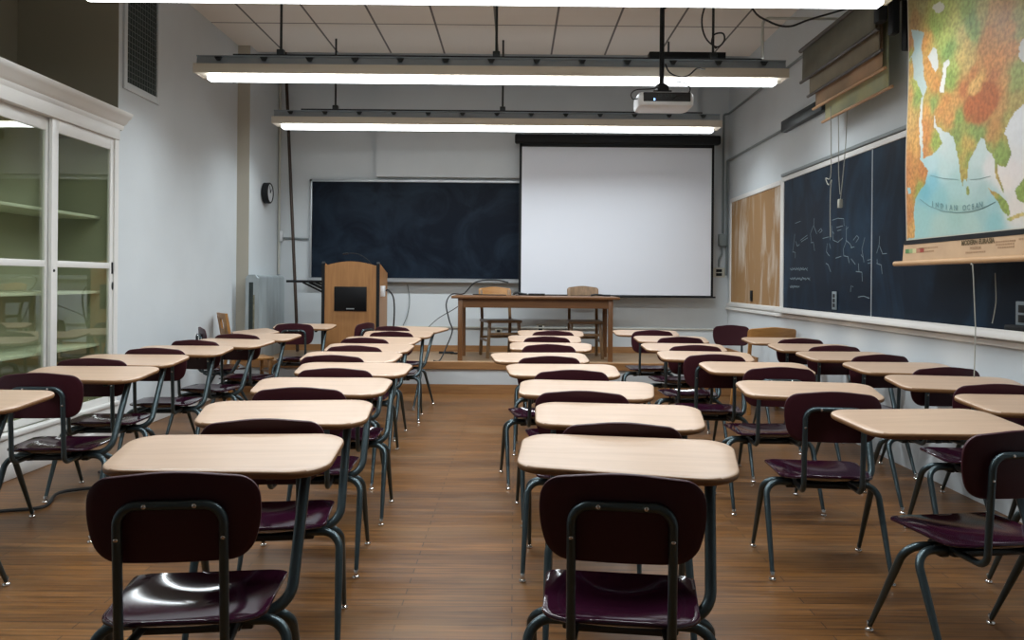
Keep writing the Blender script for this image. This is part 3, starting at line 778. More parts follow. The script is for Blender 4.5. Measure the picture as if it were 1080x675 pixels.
box(bm, -.34, -.28, -.10, -.02, -.22, .10, .008); box(bm, -.25, -.2, -.10, -.03, -.30, .06, .008); box(bm, -.16, -.10, -.10, -.03, -.40, .05, .008)
obj('bracket', bm, M['black'], br)
bm = B(); box(bm, -.03, -.002, -.14, 1.5, .05, .14, .006); obj('backing_board', bm, M['dark_wood'], br)
# cords hanging from the rolled maps
def cord(name, pts, r, m, label, cat='cord', group=None, seg=6, rad=.03):
    bm = B(); tube(bm, fillet(pts, rad, 5), r, seg); return tag(obj(name, bm, m), label, cat, group)
def smooth_path(pts, k=6):
    pts = [Vector(p) for p in pts]; out = []
    for i in range(len(pts) - 1):
        p0, p1, p2, p3 = pts[max(i - 1, 0)], pts[i], pts[i + 1], pts[min(i + 2, len(pts) - 1)]
        for j in range(k):
            t = j / k
            out.append(.5 * ((2 * p1) + (p2 - p0) * t + (2 * p0 - 5 * p1 + 4 * p2 - p3) * t * t + (3 * p1 - p0 - 3 * p2 + p3) * t ** 3))
    out.append(pts[-1]); return out
def hang(pxs, X): return [PX(a, b, X) for a, b in pxs]
bm = B(); tube(bm, smooth_path(hang([(876, 112), (876.5, 150), (876, 186), (871, 188), (874, 195), (877, 190), (876, 200), (875.5, 228), (876, 250)], 2.53)), .004, 6)
tag(obj('hanging_string', bm, M['string']), 'white cord with a small loop hanging from the rolled maps over the chalkboard', 'cord', 'map cords')
bm = B(); tube(bm, smooth_path(hang([(884, 108), (884.5, 150), (884.5, 180), (886, 205)], 2.56)), .0035, 6)
bm2 = bm
tag(obj('hanging_string', bm, M['string']), 'thinner white cord in the middle of the three over the chalkboard', 'cord', 'map cords')
bm = B(); tube(bm, smooth_path(hang([(894, 104), (892, 150), (889.5, 180), (887, 205), (886, 214), (884, 219)], 2.58)), .0035, 6)
box(bm, 2.565, 2.595, *sorted((PX(886, 214, 2.58).y - .02, PX(886, 214, 2.58).y + .02)), PX(886, 214, 2.58).z - .04, PX(886, 214, 2.58).z + .03, .006)
tag(obj('hanging_string', bm, M['string']), 'white cord ending in a knotted toggle over the chalkboard', 'cord', 'map cords')

# ------------------------------------------------------------------ side chalkboard and cork board
t = thing('side_chalkboard', 'long dusty chalkboard on the side wall covered in chalk formulas', 'chalkboard', (XR, 5.2, 1.0))
ya, yb, za, zb = 7.93 - 5.2, 2.2 - 5.2, .015, 1.27
bm = B(); box(bm, -.025, -.002, yb, .77, za, zb); obj('slate_panel', bm, M['chalk_side'], t)
bm = B(); box(bm, -.025, -.002, .775, ya, za, zb); obj('slate_panel', bm, M['chalk_side'], t)
bm = B(); box(bm, -.028, -.003, .766, .779, za, zb); obj('joint_strip', bm, M['alu'], t)
bm = B(); box(bm, -.035, -.002, yb, ya + .05, zb, zb + .045, .004); box(bm, -.035, -.002, ya, ya + .05, 0, zb, .004); obj('frame', bm, M['white_trim'], t)
bm = B(); box(bm, -.045, -.002, yb, ya + .05, zb + .05, zb + .078, .003); obj('hanging_rail', bm, M['conduit'], t)
bm = B(); box(bm, -.10, -.002, yb, ya + .06, -.03, .012, .006); box(bm, -.10, -.092, yb, ya + .06, .01, .022); obj('chalk_tray', bm, M['white_trim'], t)
# chalk drawing
def zb5(x, y): return PX(825 + x / 4.5, 180 + y / 4.5, XR - .029)
strokes = [
 [(150, 225), (148, 262), (162, 300)], [(145, 262), (132, 300), (138, 345)], [(134, 342), (146, 340), (152, 380)], [(58, 300), (55, 330), (48, 388)], [(48, 385), (60, 388), (60, 415)], [(62, 335), (70, 358), (80, 350)],
 [(85, 330), (118, 306)], [(88, 338), (120, 318)], [(60, 250), (85, 240)], [(168, 290), (182, 275), (188, 285), (176, 296)],
 [(235, 235), (262, 226), (290, 228), (292, 262)], [(232, 260), (240, 330), (262, 340), (285, 320)], [(228, 300), (225, 330)], [(190, 322), (220, 314)], [(212, 345), (208, 385), (222, 405)], [(222, 345), (228, 370)], [(205, 440), (216, 446), (228, 480)], [(238, 290), (243, 300)],
 [(255, 270), (285, 262)], [(260, 285), (278, 280)], [(252, 415), (278, 406)], [(303, 262), (302, 335), (288, 372), (290, 402)], [(312, 268), (300, 280)], [(300, 330), (318, 345), (330, 368)], [(290, 404), (310, 408), (316, 438)], [(335, 330), (352, 308), (362, 318), (348, 340)], [(322, 365), (340, 362)],
 [(325, 418), (345, 445)], [(390, 318), (376, 372), (386, 435)], [(372, 398), (380, 410)], [(360, 440), (362, 480), (348, 478)], [(362, 480), (376, 482), (378, 525)], [(402, 425), (425, 420)], [(404, 440), (425, 436)], [(460, 310), (458, 350), (446, 392)], [(460, 358), (474, 395), (494, 393)], [(446, 440), (468, 448), (472, 490)], [(448, 420), (449, 440)],
 [(358, 600), (385, 595), (412, 606)], [(325, 545), (322, 575)], [(330, 548), (334, 552)],
]
for (x0, x1, yy) in ((35, 118, 466), (35, 130, 512), (35, 80, 550)):
    strokes.append([(x0 + (x1 - x0) * i / 16, yy + (6 if i % 2 else -6) * random.uniform(.4, 1.2)) for i in range(17)])
    strokes.append([(x0 + (x1 - x0) * i / 9, yy + (8 if i % 2 else -4) * random.uniform(.4, 1.2)) for i in range(10)])
bm = B()
for s_ in strokes:
    pl = []
    for p in s_:
        v = zb5(*p); pl.append(v - Vector((XR, 5.2, 1.0)))
    pl = [Vector((-.0255, p.y, p.z)) for p in pl]
    for a_, b_ in zip(pl, pl[1:]):
        d = (b_ - a_)
        if d.length < 1e-4: continue
        nn = Vector((0, -d.z, d.y)).normalized() * .0026
        extrude_poly(bm, [a_ - nn, b_ - nn, b_ + nn, a_ + nn], (-.0006, 0, 0))
obj('chalk_lettering', bm, M['chalk'], t, smooth=False, label='faint white chalk formulas')
# outlets on the side wall boards
def outlet(name, pos, axis, w, h, m, label, cells=2):
    bm = B(); t = thing(name, label, 'outlet', pos)
    if axis == 'x': box(bm, -.012, 0, -w / 2, w / 2, -h / 2, h / 2, .004)
    else: box(bm, -w / 2, w / 2, -.012, 0, -h / 2, h / 2, .004)
    obj('cover_plate', bm, m, t)
    for k in range(cells):
        zc = (k - (cells - 1) / 2) * h * .8 / cells
        bm = B()
        if axis == 'x': box(bm, -.014, -.011, -w * .25, w * .25, zc - h * .28 / cells * 1.1, zc + h * .28 / cells * 1.1, .001)
        else: box(bm, -w * .25, w * .25, -.014, -.011, zc - h * .28 / cells * 1.1, zc + h * .28 / cells * 1.1, .001)
        obj('socket', bm, M['black'], t)
    return t
v = PX(880.5, 317, XR - .03); outlet('wall_outlet', (XR - .027, v.y, v.z), 'x', .085, .15, M['outlet_grey'], 'grey outlet plate set in the lower edge of the chalk-covered board', 3)
v = PX(1079, 331, XR - .03); outlet('wall_outlet', (XR - .027, v.y, v.z), 'x', .10, .13, M['outlet_grey'], 'grey double outlet plate at the photo edge below the big map')
bm = B(); v = PX(1080, 346, XR - .06); box(bm, XR - .085, XR - .035, v.y - .12, v.y + .13, 1.022, 1.05, .006)
tag(obj('chalk_eraser', bm, M['black']), 'black felt eraser lying on the white chalk tray below the big map', 'eraser')
v = PX(877, 329, XR - .05); bm = B(); tube(bm, [(XR - .06, v.y - .035, 1.021), (XR - .06, v.y + .035, 1.021)], .0075, 8)
tag(obj('chalk_stick', bm, M['black']), 'small dark stub of chalk on the tray under the chalk formulas', 'chalk')
bm = B(); tube(bm, smooth_path([PX(1049.5, 288, 2.62), PX(1050.5, 315, 2.62), PX(1049, 328, 2.63), PX(1046.5, 341, 2.63)]), .003, 6); tag(obj('hanging_string', bm, M['string']), 'faint short cord hanging on the dark board below the big map', 'cord', 'map cords')
t = thing('cork_board', 'brown cork pinboard with white smears, next to the back corner', 'pinboard', (XR, 8.95, 1.0))
bm = B(); box(bm, -.02, -.002, -.93, .93, .02, 1.26); obj('cork_sheet', bm, M['cork'], t)
bm = B(); box(bm, -.03, -.002, -.96, -.92, -.02, 1.30, .003); box(bm, -.03, -.002, .92, .97, -.02, 1.30, .003); box(bm, -.03, -.002, -.93, .93, 1.25, 1.30, .003); box(bm, -.035, -.002, -.96, .97, -.03, .02, .003); obj('frame', bm, M['white_trim'], t)
v = PX(793, 312, XR - .02); outlet('wall_outlet', (XR - .022, v.y, v.z), 'x', .07, .12, M['black'], 'small dark outlet plate at the foot of the cork board', 2)

# ------------------------------------------------------------------ back wall
t = thing('rear_chalkboard', 'dark chalkboard on the back wall behind the lectern', 'chalkboard', (-.7, YB, 1.25))
bm = B(); box(bm, -1.87, 1.9, -.04, -.002, .03, 1.24); obj('slate_panel', bm, M['chalk_back'], t)
bm = B(); box(bm, -1.90, -1.87, -.05, -.002, 0, 1.27, .003); box(bm, 1.9, 1.93, -.05, -.002, 0, 1.27, .003); box(bm, -1.9, 1.93, -.05, -.002, 1.24, 1.27, .003); obj('frame', bm, M['alu'], t)
bm = B(); box(bm, -1.90, 1.93, -.11, -.002, -.02, .01, .003); box(bm, -1.9, 1.93, -.112, -.104, -.02, .024); obj('chalk_tray', bm, M['alu'], t)
t = thing('projection_screen', 'white pull-down projection screen with thin black borders hanging at the back wall', 'screen', (1.25, 9.86, 1.08))
hw = 1.205
bm = B(); box(bm, -hw + .025, hw - .025, -.001, .001, .014, 1.90); obj('screen_fabric', bm, M['screen'], t)
bm = B(); box(bm, -hw, -hw + .03, -.0016, .0016, .0, 1.9); box(bm, hw - .03, hw, -.0016, .0016, 0, 1.9); box(bm, -hw, hw, -.0016, .0016, 0, .014); box(bm, -hw, hw, -.0016, .0016, 1.84, 1.9); obj('black_border', bm, M['black'], t)
bm = B(); tube(bm, [(-hw - .03, 0, -.005), (hw + .03, 0, -.005)], .010, 10); obj('bottom_bar', bm, M['black'], t)
bm = B(); box(bm, -hw - .06, hw + .07, -.06, .06, 1.88, 1.99, .02, 3); obj('screen_case', bm, M['black'], t)
for sx in (-.95, .95):
    bm = B(); box(bm, sx - .02, sx + .02, .05, YB - 9.86 - .105, 1.89, 1.94, .003); obj('wall_bracket', bm, M['black'], t)
# conduits and boxes near the right back corner
def pipe(name, pts, r, m, label, rad=.08):
    return cord(name, pts, r, m, label, 'conduit', 'wall conduits', 10, rad)
zB = 3.39
pipe('conduit', [(XR - .075, YB - .02, 1.88), (XR - .075, YB - .02, zB), (XR - .02, YB - .03, zB), (XR - .02, 4.2, zB)], .014, M['conduit'], 'grey conduit rising beside the screen then running high along the side wall', .1)
pipe('conduit', [(XR - .03, YB - .03, 1.35), (XR - .03, YB - .03, 2.80), (XR - .02, YB - .1, 2.80), (XR - .02, 7.965, 2.80)], .014, M['conduit'], 'grey conduit up the back corner turning above the cork board', .1)
bm = B(); box(bm, XR - .06, XR, 6.9, 7.95, 2.76, 2.87, .006); tag(obj('conduit_box', bm, M['dark_steel']), 'dark metal raceway box on the side wall below the half-unrolled maps', 'box')
bm = B(); box(bm, XR - .13, XR - .04, YB - .07, YB, 1.72, 1.87, .006); tag(obj('switch_box', bm, M['conduit']), 'grey square junction box on the back wall beside the screen', 'box')
pipe('conduit', [(XR - .12, YB - .02, 1.455), (XR - .12, YB - .02, 1.55), (XR - .085, YB - .02, 1.62), (XR - .085, YB - .02, 1.715)], .012, M['conduit'], 'short bent conduit between the two boxes beside the screen', .04)
outlet('wall_outlet', (XR - .115, YB, 1.385), 'y', .15, .12, M['outlet'], 'ivory outlet box on the back wall near the corner beside the screen', 2)
pipe('conduit', [(XR - .02, 6.62, 3.46), (2.04, 6.62, 3.46), (2.04, 6.62, 3.125)], .012, M['conduit_light'], 'pale conduit running from the side wall down onto the middle light', .06)
pipe('conduit', [(XLI + .02, YB - .02, 1.32), (XLI + .02, YB - .02, 3.95)], .016, M['conduit_light'], 'pale pipe standing in the back corner above the metal cabinet', .05)
pipe('conduit', [(XLI + .078, YB - .02, 1.775), (-2.62, YB - .02, 1.765)], .012, M['conduit'], 'short level pipe from the corner to the rear chalkboard', .05)
bm = B(); box(bm, XLI + .037, XLI + .07, YB - .06, YB, 1.73, 1.86, .006); tag(obj('junction_box', bm, M['white_plastic']), 'small white junction box in the back corner', 'box')
# outlets under the table
outlet('wall_outlet', (-.20, YB - .002, .60), 'y', .085, .10, M['outlet'], 'ivory outlet on the back wall behind the table, under the tilted wooden chair', 2)
outlet('wall_outlet', (.33, YB - .002, .66), 'y', .10, .10, M['outlet'], 'ivory outlet on the back wall behind the middle of the table', 2)
# wall clock
t = thing('wall_clock', 'round black wall clock seen edge-on beside the back corner', 'clock', (XLI, 9.52, 2.28), 0)
Mr = Matrix.Rotation(PI / 2, 4, 'Y')
bm = B(); lathe(bm, [(.10, 0), (.125, .01), (.125, .075), (.112, .085), (.108, .072)], 32, Mr); obj('case', bm, M['black'], t)
bm = B(); lathe(bm, [(.107, .070), (.107, .074)], 32, Mr); obj('dial', bm, M['face'], t)
bm = B(); obox(bm, (.078, 0, 0), (.078, .04, .05), .003, .008, (1, 0, 0)); obox(bm, (.078, 0, 0), (.078, -.02, .085), .003, .006, (1, 0, 0)); obj('hand', bm, M['black'], t)

# ------------------------------------------------------------------ lectern
t = thing('lectern', 'oak veneer lectern with arched top and black panel, standing on the platform', 'lectern', (-1.845, 8.95, HP))
W, Dp = .32, .58
ar = [(-W + .03, 0, 0), (W - .03, 0, 0), (W - .03, 0, 1.055)]
for k in range(1, 12):
    f = k / 12; ar.append((W - .03 - (2 * W - .06) * f, 0, 1.055 + .05 * math.sin(PI * f)))
ar.append((-W + .03, 0, 1.055))
bm = B(); extrude_poly(bm, ar, (0, .03, 0)); obj('front_panel', bm, M['oak'], t)
for sx in (-1, 1):
    bm = B(); extrude_poly(bm, [(sx * W, .01, 0), (sx * W, Dp, 0), (sx * W, Dp, .98), (sx * W, .01, 1.09)], (-sx * .025, 0, 0)); obj('side_panel', bm, M['oak'], t)
    bm = B(); extrude_poly(bm, [(sx * (W + .004), -.012, 0), (sx * (W + .004), .018, 0), (sx * (W + .004), .018, 1.10), (sx * (W + .004), -.012, 1.08)], (-sx * .034, 0, 0)); obj('edge_trim', bm, M['black'], t)
bm = B(); extrude_poly(bm, [(-W + .025, .03, 1.05), (-W + .025, Dp, .95), (-W + .025, Dp, .92), (-W + .025, .03, 1.02)], (2 * W - .05, 0, 0)); obj('slanted_top', bm, M['oak'], t)
bm = B(); box(bm, -.182, .182, -.012, .004, .545, .82, .004); sp = obj('black_panel', bm, M['black_gloss'], t)
bm = B(); box(bm, -.045, .045, -.0135, -.012, .566, .578); obj('maker_plate', bm, M['alu'], sp)
bm = B(); tube(bm, smooth_path([(.20, .25, 1.02), (.17, .25, 1.10), (.07, .25, 1.18), (-.03, .25, 1.205), (-.09, .25, 1.20)]), .0045, 8); mc = obj('microphone', bm, M['black'], t)
bm = B(); tube(bm, [(-.085, .25, 1.201), (-.145, .25, 1.193)], .010, 10); obj('microphone_head', bm, M['black'], mc)
bm = B(); box(bm, W, W + .045, .08, .17, .71, .83, .006); obj('outlet_box', bm, M['white_plastic'], t)
bm = B(); box(bm, -W - .44, -W - .002, .12, .48, .86, .888, .004); obj('side_shelf', bm, M['black'], t)
for yy in (.16, .44):
    bm = B(); obox(bm, (-W - .26, yy, .862), (-W - .004, yy, .74), .02, .016, (0, 1, 0)); obox(bm, (-W - .18, yy, .862), (-W - .004, yy, .79), .018, .014, (0, 1, 0)); obj('shelf_brace', bm, M['black'], t)
bm = B(); tube(bm, smooth_path([(-1.845 + W + .058, 9.07, 1.13), (-1.44, 9.07, 1.14), (-1.385, 9.1, 1.05), (-1.38, 9.14, .85), (-1.41, 9.2, .6), (-1.46, 9.25, HP + .008)]), .009, 8)
tag(obj('power_cable', bm, M['rubber']), 'thick dark cable drooping from the white box on the lectern', 'cable')
bm = B(); tube(bm, smooth_path([(-1.36, 10.085, 1.2), (-1.33, 10.085, 1.0), (-1.36, 10.085, .80), (-1.41, 10.08, .68)]), .005, 6)
tag(obj('wall_cable', bm, M['conduit']), 'thin grey cable on the back wall between lectern and table', 'cable')

# ------------------------------------------------------------------ teacher's table
t = thing('teacher_table', 'long brown wooden table standing on the platform before the screen', 'table', (.235, 9.25, HP))
ht = .727
bm = B(); box(bm, -.945, .945, -.35, .35, ht - .028, ht, .006); obj('table_top', bm, M['table_wood'], t)
bm = B(); box(bm, -.84, .84, -.30, -.275, ht - .13, ht - .028); box(bm, -.84, .84, .275, .30, ht - .13, ht - .028); box(bm, -.85, -.825, -.3, .3, ht - .13, ht - .028); box(bm, .825, .85, -.3, .3, ht - .13, ht - .028); obj('apron', bm, M['table_wood'], t)
for sx in (-1, 1):
    for sy in (-1, 1):
        bm = B(); box(bm, sx * .845 - .026, sx * .845 + .026, sy * .285 - .026, sy * .285 + .026, 0, ht - .028, .004); obj('leg', bm, M['table_leg'], t)
ZT = HP + ht
bm = B(); box(bm, .16, .36, 9.42, 9.47, ZT, ZT + .028, .008); tag(obj('remote_control', bm, M['black']), 'black remote control lying on the middle of the wooden table', 'remote')
bm = B(); tube(bm, smooth_path([(-.02, 9.44, ZT + .016), (.03, 9.44, ZT + .035), (.08, 9.44, ZT + .022), (.145, 9.44, ZT + .014)]), .013, 8); tag(obj('cable_end', bm, M['black']), 'black cable plug beside the remote control on the table', 'plug')
bm = B(); tube(bm, smooth_path([(.90, 9.4, ZT + .01), (.96, 9.4, ZT + .02), (1.06, 9.4, ZT + .012), (1.13, 9.4, ZT + .012)]), .011, 8); tag(obj('marker_pen', bm, M['black']), 'black marker lying at the end of the wooden table beside the screen', 'marker')
# black cable looping over the table end
bm = B(); tube(bm, smooth_path([(-.08, 9.98, 1.235), (-.2, 9.95, 1.262), (-.38, 9.9, 1.262), (-.5, 9.8, 1.225), (-.58, 9.6, 1.13), (-.62, 9.45, ZT + .012), (-.74, 9.3, ZT + .008), (-.79, 9.2, .98), (-.75, 9.15, .80), (-.71, 9.1, .68), (-.76, 9.0, .52), (-.83, 8.9, HP + .008), (-.9, 8.87, HP + .006)]), .008, 8)
tag(obj('table_cable', bm, M['rubber']), 'black cable looping from the chalkboard tray over the end of the table', 'cable')
bm = B(); tube(bm, smooth_path([(-.5, 9.56, ZT + .008), (-.4, 9.4, ZT + .008), (-.2, 9.36, ZT + .008), (-.1, 9.36, ZT + .008)]), .006, 8)
tag(obj('table_cable', bm, M['rubber']), 'thin black cord lying along the top of the wooden table', 'cable')
bm = B(); tube(bm, smooth_path([(-.66, 9.56, .96), (-.75, 9.75, .9), (-.95, 9.9, .78), (-1.12, 9.95, .62), (-1.2, 10.0, .5)]), .006, 8)
tag(obj('floor_cable', bm, M['conduit']), 'thin grey cable sloping down to the wall between table and lectern', 'cable')
t = thing('floor_plug', 'small dark cable coil lying on the platform beside the table leg', 'cable coil', (-.83, 9.75, HP))
bm = B(); tube(bm, [Vector((.09 * math.cos(a), .05 * math.sin(a), .008 + .006 * (a / 6.28))) for a in [k * .4 for k in range(40)]], .006, 6); obj('coil', bm, M['rubber'], t)
bm = B(); box(bm, .05, .18, -.03, .02, 0, .02, .005); obj('plug', bm, M['rubber'], t)

# ------------------------------------------------------------------ wooden chairs
def wooden_chair(name, label, loc, rz, m, top=.82, slats=(.74, .60), w=.40, solid=False, curved=False, group='wooden chairs', slat_m=None):
    """faces +y in its own frame"""
    t = thing(name, label, 'chair', loc, rz, group)
    sz = .44; h = w / 2
    bm = B(); box(bm, -h - .02, h + .02, -.19, .22, sz - .032, sz, .01, 3); obj('seat', bm, m, t)
    for sx in (-1, 1):
        bm = B(); obox(bm, (sx * h * .92, .18, sz - .03), (sx * (h + .015), .21, 0), .036, .036, (0, 1, 0), .006); obj('leg', bm, m, t)
        bm = B(); obox(bm, (sx * h * .95, -.24, 0), (sx * h * .92, -.19, sz), .036, .034, (0, 1, 0), .006); obox(bm, (sx * h * .92, -.19, sz - .01), (sx * h * .92, -.27, top - .03), .034, .028, (0, 1, 0), .006); obj('leg', bm, m, t)
        bm = B(); obox(bm, (sx * h, -.22, .20), (sx * h, .20, .20), .02, .028, (0, 0, 1), .004); obj('stretcher', bm, m, t)
    bm = B(); obox(bm, (-h, .19, .28), (h, .19, .28), .02, .03, (0, 0, 1), .004); obj('stretcher', bm, m, t)
    bm = B(); obox(bm, (-h, -.215, .22), (h, -.215, .22), .02, .03, (0, 0, 1), .004); obj('stretcher', bm, m, t)
    def slat(z0, z1, bend, hole=False):
        n = 12; bm = B(); fr, bk = [], []
        def yy(x, z): return -.19 - .08 * (z - sz) / (top - .03 - sz) + bend * (x / h) ** 2 - bend
        arch = .012
        ol = rr([(-h - .01, z0), (h + .01, z0), (h + .01, z1 - arch), (0, z1 + arch), (-h - .01, z1 - arch)], [.015, .015, .03, .4, .03], 5)
        if not hole:
            shell(bm, densify(ol, .03), lambda x, z: Vector((-x, yy(-x, z) + .012, z)), .02, 4, 2)
        else:
            xs = [-h - .01, -.05, .05, h + .01]; zs = [z0, z1 - .16, z1 - .06, z1]
            for i in range(3):
                for j in range(3):
                    if i == 1 and j == 1: continue
                    p = [Vector((xs[i + a], yy(xs[i + a], zs[j + b]) - .01, zs[j + b])) for a, b in ((0, 0), (1, 0), (1, 1), (0, 1))]
                    extrude_poly(bm, p, (0, .022, 0))
            bmesh.ops.remove_doubles(bm, verts=bm.verts[:], dist=.0005)
        return obj('back_slat', bm, slat_m or m, t)
    if solid: slat(.52, top, .01, True)
    else:
        for k, zz in enumerate(slats): slat(zz - (.045 if k == 0 else .022), top if k == 0 else zz + .022, .05 if curved else .015)
    return t
wooden_chair('wooden_chair', 'old wooden chair pushed under the table end farther from the lectern', (.83, 9.46, HP), PI, M['chair_wood'], .84, (.775, .615), .36)
wooden_chair('wooden_chair', 'honey brown wooden chair standing askew behind the table near the cables', (-.17, 9.50, HP), PI + .28, M['chair_wood'], .82, (.765,), .38, curved=True, slat_m=M['chair_wood_light'])
wooden_chair('wooden_chair', 'honey coloured wooden chair with curved top rail by the cork board', (2.44, 7.84, 0), .04, M['chair_wood_light'], .835, (.735, ), .44, curved=True)
wooden_chair('wooden_chair', 'wooden chair with a hand slot in its back, against the wall by the metal cabinet', (-2.79, 8.36, 0), -PI / 2 + .62, M['chair_wood_light'], .90, solid=True, w=.30)

# ------------------------------------------------------------------ metal cover, pole
t = thing('metal_cabinet', 'grey galvanised metal cabinet with rounded top standing in the back corner', 'cabinet', (-2.925, 9.36, HP))
bm = B()
pr = fillet([(-.075, 0, 0), (.075, 0, 0), (.075, 0, .945), (-.075, 0, .945)], [0, 0, .04, .04], 6, True)
extrude_poly(bm, [(p.x, -.49, p.z) for p in pr], (0, .98, 0))
bmesh.ops.bevel(bm, geom=[e for e in bm.edges if abs(e.verts[0].co.y + .49) < 1e-4 and abs(e.verts[1].co.y + .49) < 1e-4 and e.verts[0].co.z > .01 and e.verts[1].co.z > .01], offset=.018, segments=3, affect='EDGES')
obj('casing', bm, M['metal_cover'], t)
bm = B(); box(bm, -.035, .012, -.4935, -.488, .0, .86, .002); obj('slot', bm, M['vent_dark'], t)
bm = B(); box(bm, .012, .03, -.4965, -.489, .0, .72, .002); obj('slot_edge', bm, M['rust'], t)
bm = B(); tube(bm, [(-2.66, 9.78, HP + .01), (-2.69, 9.82, .8), (-2.93, 10.06, 4.2)], .02, 10)
tag(obj('window_pole', bm, M['pole']), 'long dark wooden pole leaning in the back corner beside the lectern', 'pole')

# ------------------------------------------------------------------ glass cabinet in the left wall
t = thing('glass_cabinet', 'built-in white display cabinet with sliding glass doors and a moulded cornice', 'cabinet', (XL, CAB1, 0))
Lc = CAB1 - CAB0
y0, y1 = -Lc + .004, -.004
zt = 2.34
bm = B()
box(bm, -.02, .03, y0, y1, 0, .27, .004); box(bm, -.02, .045, y0, y1, 0, .10, .006); box(bm, -.02, .04, y0, y1, .255, .285, .006)
box(bm, -.50, .012, y1 - .06, y1, .27, zt); box(bm, -.50, .012, y0, y0 + .06, .27, zt); box(bm, -.05, .02, y0, y1, zt, zt + .10, .004)
obj('case', bm, M['white_trim'], t)
bm = B()
box(bm, -.50, -.48, y0, y1, .0, zt + .1); box(bm, -.48, -.02, y0 + .06, y1 - .06, .25, .27); box(bm, -.50, -.02, y0, y1, zt + .08, zt + .1)
box(bm, -.48, -.02, y1 - .068, y1 - .06, .27, zt); box(bm, -.48, -.02, y0 + .06, y0 + .068, .27, zt)
obj('lining', bm, M['cab_in'], t, label='green painted lining')
bm = B()
pr = [(-.02, 0), (.02, 0), (.028, .02), (.028, .035), (.055, .055), (.062, .075), (.085, .09), (.10, .115), (.10, .13), (-.02, .13)]
extrude_poly(bm, [(a, y0, zt + .085 + b) for a, b in pr], (0, (y1 - y0) + .045, 0)); obj('cornice', bm, M['white_trim'], t)
for z in (.72, 1.13, 1.71):
    bm = B(); box(bm, -.47, -.09, y0 + .07, y1 - .07, z, z + .022, .003); obj('shelf', bm, M['shelf_in'], t)
dw = .865
for k in range(3):
    ye = y1 - .05 - k * (dw - .065) ; ys = ye - dw + .03
    ys = max(ys, y0 + .05)
    xo = .0 if k % 2 == 0 else -.03
    bm = B(); s = .075
    box(bm, xo - .025, xo, ys, ys + s, .285, zt, .003); box(bm, xo - .025, xo, ye - s + .02, ye, .285, zt, .003)
    box(bm, xo - .024, xo - .001, ys + s, ye - s + .02, .285, .335, .003); box(bm, xo - .024, xo - .001, ys + s, ye - s + .02, zt - .09, zt, .003); box(bm, xo - .024, xo - .001, ys + s, ye - s + .02, 1.325, 1.37, .003)
    d = obj('door', bm, M['white_trim'], t)
    bm = B(); box(bm, xo - .014, xo - .010, ys + s - .01, ye - s + .03, .33, 1.33); obj('glass_pane', bm, M['glass'], d)
    bm = B(); box(bm, xo - .014, xo - .010, ys + s - .01, ye - s + .03, 1.365, zt - .085); obj('glass_pane', bm, M['glass'], d)
    if k == 0:
        bm = B(); box(bm, xo - .002, xo + .006, ye - .03, ye - .012, 1.285, 1.375, .002); obj('lock', bm, M['black'], d)
        bm = B(); lathe(bm, [(.014, 0), (.016, .004), (.010, .008)], 14, Matrix.Translation((xo, ye - .012, 1.19)) @ Matrix.Rotation(PI / 2, 4, 'Y') @ Matrix.Scale(2.2, 4, (1, 0, 0))); obj('finger_pull', bm, M['dark_steel'], d)
        bm = B(); lathe(bm, [(.010, 0), (.010, .004)], 12, Matrix.Translation((xo, ys + .03, 1.30)) @ Matrix.Rotation(PI / 2, 4, 'Y')); obj('keyhole', bm, M['black'], d)

# ------------------------------------------------------------------ vent
t = thing('vent_grille', 'tall dark wire vent grille in a pale frame high on the wall', 'vent', (XL, 6.68, 2.83))
h2, zz = .27, .98
bm = B(); box(bm, 0, .02, -h2 - .05, -h2, -.06, zz + .05, .004); box(bm, 0, .02, h2, h2 + .05, -.06, zz + .05, .004); box(bm, 0, .02, -h2, h2, -.06, 0, .004); box(bm, 0, .02, -h2, h2, zz, zz + .05, .004); obj('frame', bm, M['wall'], t)
bm = B(); box(bm, .001, .004, -h2, h2, 0, zz); obj('dark_opening', bm, M['vent_dark'], t)
bm = B()
for k in range(1, 20): tube(bm, [(.008, -h2, k * zz / 20), (.008, h2, k * zz / 20)], .0028, 5)
for k in range(1, 12): tube(bm, [(.011, -h2 + k * 2 * h2 / 12, 0), (.011, -h2 + k * 2 * h2 / 12, zz)], .0022, 5)
obj('wire_mesh', bm, M['vent_wire'], t)

# ------------------------------------------------------------------ projector
t = thing('ceiling_projector', 'white projector hanging upside down from a black ceiling pole', 'projector', (1.15, 6.25, 2.60))
bm = B()
ol = fillet([(-.215, -.15, 0), (.215, -.15, 0), (.215, .15, 0), (-.215, .15, 0)], .05, 6, True)
ring = []
for (s_, z_) in ((.90, .012), (.965, .017), (.99, .03), (1, .055), (1, .085), (.985, .105), (.94, .117), (.90, .12)):
    ring.append([bm.verts.new((p.x * s_, p.y * s_, z_)) for p in ol])
for a_, b_ in zip(ring, ring[1:]):
    for k in range(len(ol)): bm.faces.new((a_[k], a_[(k + 1) % len(ol)], b_[(k + 1) % len(ol)], b_[k]))
bm.faces.new(ring[0][::-1]); bm.faces.new(ring[-1])
obj('body', bm, M['white_plastic'], t)
bm = B(); box(bm, -.178, .185, -.1535, -.14, .042, .114, .008); bp_ = obj('socket_panel', bm, M['rubber'], t)
bm = B(); box(bm, -.10, -.088, -.156, -.152, .05, .066); obj('indicator', bm, M['blue_led'], bp_)
for x in (-.05, 0, .05):
    bm = B(); box(bm, x - .014, x + .014, -.158, -.152, .08, .10, .002); obj('socket', bm, M['dark_steel'], bp_)
bm = B(); box(bm, -.09, .05, -.1, .06, .12, .142, .004); box(bm, -.055, .035, -.06, .03, .142, .19, .01); lathe(bm, [(.05, .18), (.05, .20), (.03, .215)], 14, Matrix.Translation((-.012, 0, 0))); obj('mount', bm, M['black'], t)
